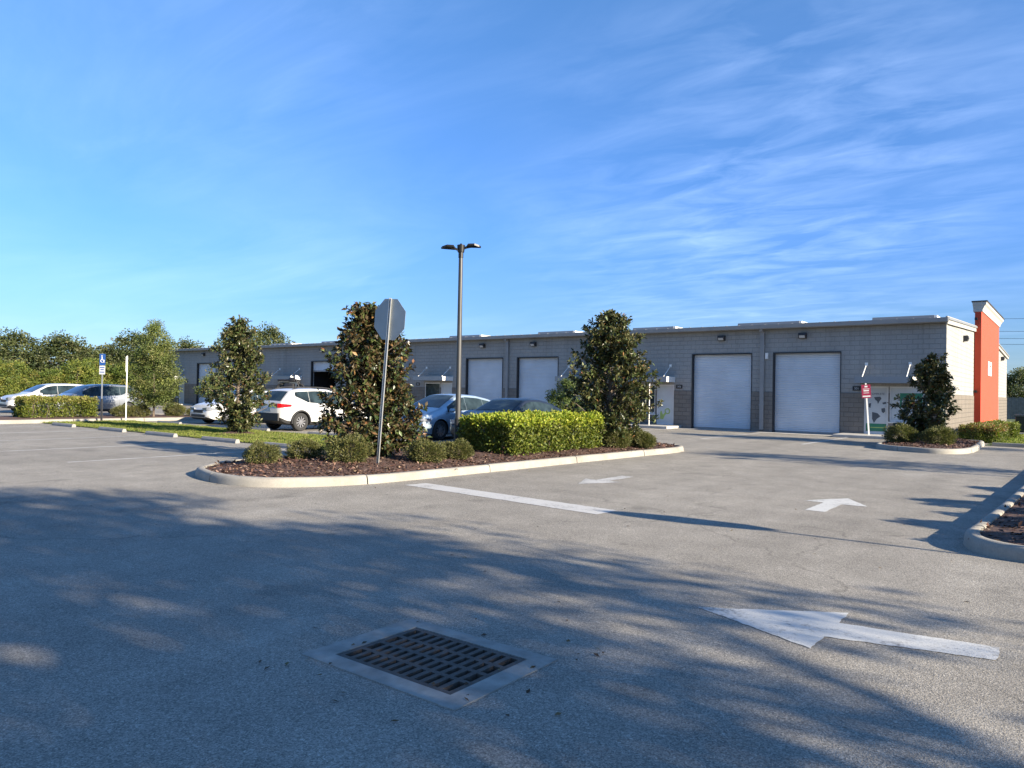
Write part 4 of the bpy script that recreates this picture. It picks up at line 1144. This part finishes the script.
CROSS = variant(SUV, L=4.75, paint='p_silver', clad=2, arch=False, rails=False, axles=(1.42, -1.40),
                top=[(-2.375, .84), (-2.32, 1.04), (-2.05, 1.28), (-1.82, 1.52), (-1.5, 1.60), (-.6, 1.64), (0.1, 1.62), (.5, 1.55), (1.35, 1.10), (1.6, 1.03), (2.1, .94), (2.3, .80), (2.375, .64)],
                belt=[(-2.375, .98), (-1.6, 1.08), (-.5, 1.03), (.6, .99), (1.4, .95), (2.375, .72)], bot=[(-2.375, .40), (-2.1, .27), (-1.6, .22), (1.6, .21), (2.15, .25), (2.375, .33)],
                panes=[(-1.62, -.98), (-.965, -.008), (.008, .90)], ws=(1.26, .54), rg=(-2.22, -1.86))
make_car('parked_car', 'white crossover with red tail lights parked tail toward the grass', SUV, (-24.28, 18.75, 0), R(90))
make_car('parked_car', 'white sedan half hidden behind the slim magnolia', variant(SEDAN, paint='p_white', top=[(x, z*1.04) for x, z in SEDAN['top']]), (-29.95, 19.35, 0), R(-90))
make_car('parked_car', 'silver blue hatchback behind the lamp post', HATCH, (-17.35, 19.0, 0), R(-90))
make_car('parked_car', 'dark blue low sedan behind the clipped hedge', COUPE, (-14.75, 19.35, 0), R(-90))
make_car('parked_car', 'silver crossover behind the low hedge at far left', CROSS, (-41.6, 17.75, 0), R(-90))
make_car('parked_car', 'white crossover with dark windows at the left edge', variant(CROSS, paint='p_white'), (-46.3, 17.5, 0), R(-90))

# trailer with a motorcycle behind the white crossover
tr = thing('flatbed_trailer', 'grey flatbed trailer standing behind the white crossover', 'trailer', (-38.2, 28, 0), R(6))
mb = MB(); mb.box(-2.4, 2.4, -1.0, 1.0, .98, 1.30, bev=.02); mb.build('deck', 'darkgrey', tr)
mb = MB()
for y in (-.97, .97):
    mb.box(-2.4, 2.4, y-.03, y+.03, 1.48, 1.56); 
    for x in np.linspace(-2.35, 2.35, 6): mb.box(x-.03, x+.03, y-.025, y+.025, 1.12, 1.48)
mb.build('side_rail', 'fence', tr)
for x in (-.5, .5):
    for y in (-.85, .85):
        mb = MB(); mb.lathe([(0, -.09), (.2, -.1), (.42, -.08), (.42, .08), (.2, .1), (0, .09)], (x, y, .42), 1, 24); mb.build('wheel', 'tyre', tr, True)
mb = MB(); mb.box(-2.2, 2.2, -.12, .12, .8, .98); mb.box(-3.2, -2.2, -.06, .06, .82, .94); mb.box(-3.1, -3.0, -.05, .05, 0, .82); mb.build('chassis', 'darkgrey', tr)
mc = thing('motorcycle', 'black motorcycle with white fairing, above the roof of the white crossover', 'motorcycle', (-38.6, 27.9, 1.30), R(20))
for x in (-.68, .72):
    mb = MB(); mb.torus((x, 0, .31), .25, .06, 1, 24, 8); mb.lathe([(0, -.05), (.05, -.05), (.05, .05), (0, .05)], (x, 0, .31), 1, 10)
    for k in range(8): a = k*PI/4; mb.cyl((x, 0, .31), (x+.2*math.cos(a), 0, .31+.2*math.sin(a)), .012, None, 5)
    mb.build('wheel', 'tyre', mc, True)
mb = MB(); mb.box(-.35, .3, -.16, .16, .25, .62, bev=.07); mb.tube([(-.68, .09, .31), (-.2, .1, .45)], .03, 6); mb.tube([(.72, .09, .31), (.45, .08, .95)], .03, 6); mb.tube([(.72, -.09, .31), (.45, -.08, .95)], .03, 6); mb.build('frame', 'seat', mc, True)
mb = MB(); mb.box(-.85, -.02, -.14, .14, .74, .88, bev=.06); mb.build('seat', 'seat', mc, True)
mb = MB(); mb.box(-.05, .42, -.16, .16, .70, .98, bev=.09); mb.build('tank', 'seat', mc, True)
mb = MB(); mb.add([(.45, -.15, .88), (.45, .15, .88), (.66, .09, .84), (.66, -.09, .84), (.42, -.12, 1.12), (.42, .12, 1.12), (.56, .06, 1.05), (.56, -.06, 1.05)], [(0, 1, 2, 3), (4, 5, 6, 7), (0, 1, 5, 4), (1, 2, 6, 5), (2, 3, 7, 6), (3, 0, 4, 7)]); mb.build('fairing', 'signwhite', mc)
mb = MB(); mb.tube([(.36, -.36, 1.02), (.42, -.1, 1.06), (.42, .1, 1.06), (.36, .36, 1.02)], .018, 6); mb.build('handlebar', 'seat', mc, True)
for s in (-1, 1):
    mb = MB(); mb.tube([(.42, s*.3, 1.04), (.46, s*.32, 1.2)], .01, 5); mb.box(.44, .47, s*.33-.045, s*.33+.045, 1.18, 1.24, bev=.01); mb.build('mirror', 'seat', mc)

# ------------------------------------------------------------------ planting
MAG = [(.036, .054, .016), (.024, .036, .012), (.065, .085, .025), (.15, .068, .028), (.20, .11, .045), (.11, .115, .045)]
magnolia('magnolia_tree', 'broad rust-leaved magnolia behind the octagonal sign', (-11.95, 10.65, hm(-11.95, 10.65)-.03), 3.22,
         [(.03, .60), (.12, .76), (.38, .82), (.58, .70), (.76, .54), (.9, .32), (1, .1)], 860, MAG, [4.5, 4.5, 2.8, .75, .65, 2.0], leaf=.135, group='magnolia trees', seed=31)
magnolia('magnolia_tree', 'slim upright magnolia in a mulch ring on the grass', (-22.95, 14.5, .05), 3.95,
         [(.03, .28), (.14, .62), (.33, .90), (.48, .80), (.64, .50), (.85, .42), (1, .12)], 560, MAG, [4.5, 4, 4, .12, .2, 2.2], 'magnolia_g', .14, 'magnolia trees', seed=32)
magnolia('magnolia_tree', 'full dark green magnolia at the end of the clipped hedge', (-10.4, 18.05, hm(-10.4, 18.05)-.03), 3.75,
         [(.04, .48), (.15, .86), (.35, 1.08), (.6, .92), (.8, .66), (.92, .38), (1, .1)], 860, MAG, [4, 3.4, 4.6, .2, .35, 2.2], 'magnolia_g', .135, 'magnolia trees', seed=33)
magnolia('magnolia_tree', 'small dark magnolia in front of the map-printed door', (-4.2, 29.2, hc(-4.2, 29.2)), 3.0,
         [(.04, .3), (.18, .58), (.4, .74), (.6, .60), (.8, .36), (1, .1)], 420, MAG, [5, 6, 2, .5, .3, 1], 'magnolia_g', .15, 'magnolia trees', seed=34, lean=(.1, 0))
OAK = [(.10, .128, .034), (.075, .098, .026), (.14, .16, .045), (.17, .18, .06)]
t = thing('young_oak', 'young pale green oak beside the white sign post', 'tree', (-34.9, 17.6, .12), 0)
clump_tree(t, 4.5, .25, [(.12, .6), (.26, 1.15), (.48, 1.18), (.7, .9), (.88, .5), (1, .1)], 290, 85, .085, OAK, [4, 3, 3, 2], .05, .30, seed=41)
t = thing('small_tree', 'small light green tree before the farthest roll-up door', 'tree', (-48.0, 28.3, 0), 0)
clump_tree(t, 2.45, .3, [(.35, .5), (.55, .95), (.8, .85), (1, .3)], 90, 60, .10, OAK, [3, 2, 4, 3], .05, .26, seed=42)
t = thing('small_tree', 'small round tree beside the big green magnolia', 'tree', (-20.15, 31.0, 0), 0)
clump_tree(t, 2.25, .2, [(.15, .55), (.4, .95), (.7, .9), (1, .35)], 130, 65, .09, [(.08, .115, .03), (.11, .145, .038), (.06, .085, .024)], [3, 2, 2], .05, .24, seed=43)

SH = [(.10, .105, .034), (.07, .078, .026), (.135, .135, .045), (.17, .15, .055)]
def sh(a, b, label, s=1, first=[None], zf=hm):
    z = zf(a, b)-.02
    if first[0] is None:
        first[0] = shrub_proto('mounded_shrub', label,   .37, .44, 7500, .042, SH, [4, 3, 3, 1.5], 'mounded olive shrubs in the mulch', (a, b, z)); first[0].scale = (s, s, s); return
    dup(first[0], (a, b, z), random.uniform(0, 6.28), label, (s*random.uniform(.95, 1.08), s*random.uniform(.95, 1.08), s*random.uniform(.92, 1.06)), 'mounded olive shrubs in the mulch')
sh(-12.25, 8.25, 'mounded shrub alone nearest the rounded left end of the island', .86)
sh(-12.2, 9.2, 'mounded shrub between the left end shrub and the leaning post', .92)
sh(-11.12, 9.42, 'mounded shrub just left of the leaning post', 1.12)
sh(-10.42, 10.75, 'mounded shrub right of the broad rust-leaved magnolia', 1.05)
sh(-10.42, 11.75, 'mounded shrub between rust-leaved magnolia and clipped hedge', .92)
sh(-9.95, 17.55, 'mounded shrub right against the end of the clipped hedge', 1.1)
sh(-9.75, 18.35, 'middle mounded shrub under the dark green magnolia', .85)
sh(-9.52, 18.35, 'last mounded shrub before the right tip of the island', .95)
sh(-4.75, 27.6, 'left low shrub under the small dark magnolia by the building', 1.35, zf=hc)
sh(-3.65, 27.7, 'right low shrub under the small dark magnolia by the building', 1.35, zf=hc)
sh(-35.4, 16.4, 'low shrub between the blue sign and white post', 1.15, zf=hl)
sh(-35.2, 17.1, 'low shrub just right of the white sign post', 1.25, zf=hl)
sh(-35.4, 18.9, 'left low shrub on the kerb end past the young oak', 1.3, zf=hl)
sh(-35.1, 19.8, 'right low shrub on the kerb end past the young oak', 1.1, zf=hl)
for k, (a, b, s) in enumerate([(.35, 9.75, 1.0), (.3, 11.0, 1.25), (.3, 12.2, 1.0), (.45, 13.5, 1.45), (.4, 14.8, 1.0), (.45, 16.2, 1.2)]):
    sh(a, b, 'mounded shrub in the right-hand kerbed island', s, zf=hr)

HG = [(.11, .135, .022), (.07, .095, .017), (.17, .185, .03)]
HT_SUN = [(.25, .29, .03), (.30, .31, .035), (.18, .24, .025)]  # hedge tops: sunlight put into the leaf colour
hedge('clipped_hedge', 'square clipped hedge with sunlit yellow-green top beside the kerb', -11.65, -10.0, 13.15, 17.0, .18, .84, 24000, .08, HG, HT_SUN, 'clipped hedges', 51)
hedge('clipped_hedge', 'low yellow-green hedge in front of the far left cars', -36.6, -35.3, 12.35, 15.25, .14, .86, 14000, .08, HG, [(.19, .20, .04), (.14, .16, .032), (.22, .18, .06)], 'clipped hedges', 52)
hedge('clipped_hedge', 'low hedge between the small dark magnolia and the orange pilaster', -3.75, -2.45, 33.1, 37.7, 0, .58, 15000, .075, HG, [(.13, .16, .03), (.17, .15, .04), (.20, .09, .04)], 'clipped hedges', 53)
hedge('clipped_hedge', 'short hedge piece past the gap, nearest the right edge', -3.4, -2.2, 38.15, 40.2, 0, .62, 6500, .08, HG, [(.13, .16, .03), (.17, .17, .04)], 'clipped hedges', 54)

# background bushes and trees at the left
BUSH = [(.115, .145, .028), (.08, .115, .023), (.16, .175, .033), (.20, .185, .045)]
bl = ['bright green bush at the left edge behind the white crossover', 'bright bush behind the hood of the white crossover', 'bright bush over the roof of the white crossover', 'bright bush behind the silver crossover windscreen',
      'bright bush behind the silver crossover roof', 'bright bush behind the blue parking sign', 'bright bush behind the white sign post', 'bright bush half behind the young oak']
protos = []
for k in range(8):
    b = 18.6+k*1.95; a = -65.5+1.2*math.sin(k*2.2)
    if k < 2:
        t = thing('tall_bush', bl[k], 'bush', (a, b, 0), k*1.3, 'bright bushes along the lot edge')
        clump_tree(t, 3.3, .05, [(.05, 1.5), (.3, 1.9), (.6, 1.75), (.85, 1.2), (1, .4)], 200, 55, .15, BUSH, [4, 3, 3, 1.5], .08, .42, 'leaf', seed=61+k)
        protos.append(t)
    else:
        s = 1+.12*math.sin(k*1.7); dup(protos[k % 2], (a, b, 0), k*1.3, bl[k], (s, s, s*(1.02+.08*math.cos(k))))
BGT = [(.07, .085, .03), (.05, .066, .024), (.095, .11, .04), (.115, .12, .05)]
tl = ['broad olive tree at the left edge beyond the bushes', 'dark wide tree beyond the bright bushes, second from left', 'olive tree rising beyond the white crossover', 'dark low tree in the dip of the skyline',
      'taller tree rising behind the blue parking sign', 'tall grey-green tree behind the young oak', 'dark tree just over the left end of the warehouse roof', 'tree tops over the warehouse roof left of slim magnolia']
bt = [(-78, 22.5, 6.4), (-79, 26.5, 6.3), (-77, 30.0, 6.2), (-80, 34.5, 5.6), (-78, 37.0, 6.9), (-79, 43.5, 6.6), (-82, 52, 9.0), (-83, 56.5, 9.3)]
protos = []
for k, (a, b, h) in enumerate(bt):
    if k < 3:
        t = thing('background_tree', tl[k], 'tree', (a, b, 0), k*2.1, 'trees beyond the parking lot')
        clump_tree(t, 7.4, .12, [(.08, 2.0), (.3, 3.2), (.6, 3.1), (.82, 2.1), (.95, 1.0), (1, .3)], 300, 48, .28, BGT, [4, 4, 3, 1.5], .18, .75, 'leaf', seed=71+k)
        t.scale = (1, 1, h/7.4); protos.append(t)
    else: dup(protos[k % 3], (a, b, 0), k*2.1, tl[k], (1.0+.1*math.sin(k), 1.0, h/7.4))
# far right beyond the building
for k, (a, b, h, lb) in enumerate([(-4.5, 82, 4.6, 'pale bushy tree at the far right past the warehouse corner'), (-1.5, 86, 5.2, 'tree at the far right edge above the fence'), (3.5, 90, 6, 'tree beyond the fence outside right edge')]):
    dup(protos[k % 3], (a, b, 0), k*1.1+.4, lb, (.62, .62, h/7.4))
fn = thing('board_fence', 'grey board fence at the far right past the warehouse corner', 'fence', (-9, 76, 0))
mb = MB()
for k in range(150): mb.box(k*.16, k*.16+.15, -.012, .012, .05, 1.9+.02*math.sin(k*1.7))
mb.build('boards', 'fence', fn)
mb = MB()
for z in (.4, 1.5): mb.box(0, 24, .013, .06, z, z+.09)
for k in range(11): mb.box(k*2.4, k*2.4+.1, .061, .16, 0, 1.95)
mb.build('rails', 'fence', fn)
M['cabinet'] = plain('dark_green_cabinet', (.012, .02, .016), .5, .2, var=.1)
dp = thing('utility_cabinet', 'dark utility cabinet on the lawn at the right edge', 'cabinet', (-1.75, 43.6, 0), R(0))
mb = MB(); mb.box(-.9, .9, -.75, .75, -.02, .1, bev=.02); mb.build('pad', 'concrete', dp)
mb = MB(); mb.box(-.75, .75, -.6, .6, .1, .86, bev=.02); mb.build('housing', 'cabinet', dp)
mb = MB(); mb.prism([(-.64, .86), (.64, .86), (.60, .94), (-.60, .94)], -.8, .8, 0); mb.build('lid', 'cabinet', dp)
for x in (-.37, .37):
    mb = MB(); mb.box(x-.34, x+.34, -.625, -.602, .16, .82, bev=.008); d_ = mb.build('door', 'cabinet', dp)
    m2 = MB(); m2.box(x*.25-.02, x*.25+.02, -.66, -.626, .42, .56); m2.build('handle', 'galv', d_)

for k, (z, lb) in enumerate([(13.5, 'topmost of the thin wires at right edge'), (11.65, 'second thin wire from top at right edge'), (10.6, 'third thin wire from top at right edge'), (9.75, 'lowest thin wire at right edge of sky')]):
    mb = MB(); mb.tube([(-10.5+x, 130, z+.0012*(x-18)**2-.2) for x in np.linspace(0, 46, 16)], .03, 4)
    tag(mb.build('overhead_wire', 'wire'), lb, 'wire', 'overhead wires past the warehouse')

# trees beside the camera, outside the frame: they shade the foreground
t = thing('large_oak', 'large oak beside the driveway, casting dappled shade on the asphalt', 'tree', (11.6, 2.7, 0), 0, 'oaks shading the driveway')
OA = [(.06, .09, .025), (.05, .075, .02), (.09, .12, .035)]
clump_tree(t, 9.4, .25, [(.48, 1.6), (.58, 3.3), (.74, 4.0), (.88, 3.0), (1, .8)], 225, 95, .2, OA, [3, 3, 2], .24, .72, seed=81)
t2 = thing('large_oak', 'second looser oak farther along the driveway, outside the frame', 'tree', (19.5, -.2, 0), 0, 'oaks shading the driveway')
clump_tree(t2, 9.0, .25, [(.40, 2.2), (.52, 3.7), (.7, 4.0), (.86, 2.8), (1, .7)], 95, 62, .2, OA, [3, 3, 2], .24, .6, seed=85)
lp2 = dup(lp, (7.5, 19.3, .1), 0, 'lamp post in the right-hand kerbed island')
t = thing('crape_tree', 'slender tree in the right-hand kerbed island', 'tree', (4.0, 20.5, .2))
clump_tree(t, 4.2, .3, [(.35, .5), (.6, 1.2), (.85, 1.0), (1, .3)], 90, 50, .11, OA, [3, 3, 2], .06, .35, seed=83)

t = thing('lawn_tree', 'tall round tree on the lawn outside the right edge', 'tree', (6.2, 29.6, 0), 0)
clump_tree(t, 7.0, .4, [(.42, .7), (.55, 1.5), (.8, 1.5), (1, .4)], 75, 60, .13, OA, [3, 3, 2], .12, .42, seed=84)

# ------------------------------------------------------------------ camera
cam = bpy.data.cameras.new('Camera'); co = bpy.data.objects.new('Camera', cam); COL.objects.link(co)
yaw, pitch, roll = R(37.5), R(.6314), R(1.0)
fw = Vector((-math.sin(yaw)*math.cos(pitch), math.cos(yaw)*math.cos(pitch), math.sin(pitch)))
rt = Vector((math.cos(yaw), math.sin(yaw), 0)); up = rt.cross(fw)
r2 = rt*math.cos(roll)+up*math.sin(roll); u2 = up*math.cos(roll)-rt*math.sin(roll)
m = Matrix((r2, u2, -fw)).transposed().to_4x4(); m.translation = Vector((0, 0, 1.61)); co.matrix_world = m
cam.lens = 742/1024*36; cam.sensor_width = 36; cam.clip_start = .05; cam.clip_end = 3000
S.camera = co

# ------------------------------------------------------------------ light
SUN_AZ = math.atan2(.035, .99)        # direction towards the sun, from +X towards +Y
EL = R(19.5)
sd = Vector((math.cos(SUN_AZ)*math.cos(EL), math.sin(SUN_AZ)*math.cos(EL), math.sin(EL)))
sl = bpy.data.lights.new('Sun', 'SUN'); sl.energy = 5.0; sl.angle = R(.53); sl.color = (1.0, .88, .70)
so = bpy.data.objects.new('Sun', sl); COL.objects.link(so); so.rotation_euler = sd.to_track_quat('Z', 'Y').to_euler(); so.location = (30, 10, 30)

CL1 = (-.208, .934, .291); CL2 = (-.36, .895, .243)
w = bpy.data.worlds.new('World'); S.world = w; w.use_nodes = True
nt = w.node_tree; bg = nt.nodes['Background']
sky = nt.nodes.new('ShaderNodeTexSky'); sky.sky_type = 'NISHITA'; sky.sun_disc = False
sky.sun_elevation = EL; sky.sun_rotation = math.atan2(sd.x, sd.y)
sky.air_density = 1.0; sky.dust_density = .0; sky.ozone_density = 2.2
tc = nt.nodes.new('ShaderNodeTexCoord').outputs['Generated']
sp = N(nt, 'ShaderNodeSeparateXYZ'); nt.links.new(tc, sp.inputs[0])
zz = N(nt, 'ShaderNodeMath', operation='MAXIMUM'); nt.links.new(sp.outputs[2], zz.inputs[0]); zz.inputs[1].default_value = .02
zp = N(nt, 'ShaderNodeMath', operation='ADD'); nt.links.new(zz.outputs[0], zp.inputs[0]); zp.inputs[1].default_value = .10
dx = N(nt, 'ShaderNodeMath', operation='DIVIDE'); nt.links.new(sp.outputs[0], dx.inputs[0]); nt.links.new(zp.outputs[0], dx.inputs[1])
dy = N(nt, 'ShaderNodeMath', operation='DIVIDE'); nt.links.new(sp.outputs[1], dy.inputs[0]); nt.links.new(zp.outputs[0], dy.inputs[1])
cb = N(nt, 'ShaderNodeCombineXYZ'); nt.links.new(dx.outputs[0], cb.inputs[0]); nt.links.new(dy.outputs[0], cb.inputs[1])
mp = N(nt, 'ShaderNodeMapping'); nt.links.new(cb.outputs[0], mp.inputs['Vector']); mp.inputs['Rotation'].default_value = (0, 0, R(-60)); mp.inputs['Scale'].default_value = (.55, 1.5, 1)
c1 = noise(nt, mp.outputs['Vector'], .9, 8, .6, 1.2)
c2 = noise(nt, cb.outputs[0], .42, 3, .5, .3)
cl = ramp(nt, mix(nt, c1, c2, .45), [(.44, 0), (.74, 1)])
mp2 = N(nt, 'ShaderNodeMapping'); nt.links.new(cb.outputs[0], mp2.inputs['Vector']); mp2.inputs['Location'].default_value = (3.1, 1.7, 0); mp2.inputs['Rotation'].default_value = (0, 0, R(25)); mp2.inputs['Scale'].default_value = (1.0, 2.6, 1)
wisp = ramp(nt, noise(nt, mp2.outputs['Vector'], 1.1, 6, .58, 1.4), [(.46, 0), (.80, .8)])
wm = ramp(nt, noise(nt, cb.outputs[0], .65, 3), [(.48, 0), (.62, 1)])
wisp = mix(nt, wisp, wm, 1, 'MULTIPLY')
cl = mix(nt, cl, .55, 1, 'MULTIPLY')
def patch_dir(v, c0, c1):
    d = N(nt, 'ShaderNodeVectorMath', operation='DOT_PRODUCT'); nt.links.new(tc, d.inputs[0]); d.inputs[1].default_value = v
    return ramp(nt, d.outputs['Value'], [(c0, 0), (c1, 1)])
region = mix(nt, patch_dir(Vector(CL1).normalized(), .968, .9995), patch_dir(Vector(CL2).normalized(), .95, .999), 1, 'ADD')
mp4 = N(nt, 'ShaderNodeMapping'); nt.links.new(cb.outputs[0], mp4.inputs['Vector']); mp4.inputs['Rotation'].default_value = (0, 0, R(-35)); mp4.inputs['Scale'].default_value = (1.6, 3.4, 1)
puff = ramp(nt, noise(nt, mp4.outputs['Vector'], 1.7, 8, .58, .5), [(.40, 0), (.80, .75)])
cl = mix(nt, cl, mix(nt, wisp, .4, 1, 'MULTIPLY'), 1, 'ADD')
cl = mix(nt, cl, mix(nt, puff, region, 1, 'MULTIPLY'), 1, 'ADD')
c3 = ramp(nt, noise(nt, cb.outputs[0], .8, 2), [(.3, .25), (.7, 1)])
clf = mix(nt, cl, c3, 1, 'MULTIPLY')
hz = ramp(nt, sp.outputs[2], [(0, (.28, .36, .57)), (.20, (.34, .53, .88)), (.55, (.51, .79, 1.05))])
tint = mix(nt, sky.outputs['Color'], hz, 1, 'MULTIPLY')
skyc = mix(nt, tint, (6.5, 8.0, 11.0), mix(nt, clf, (.22, .22, .22), 1, 'MULTIPLY'))
nt.links.new(skyc, bg.inputs['Color']); bg.inputs['Strength'].default_value = .088

S.render.engine = 'CYCLES'
S.view_settings.view_transform = 'Standard'; S.view_settings.look = 'None'; S.view_settings.exposure = 1.5; S.view_settings.gamma = 1
S.cycles.max_bounces = 6; S.cycles.transparent_max_bounces = 4
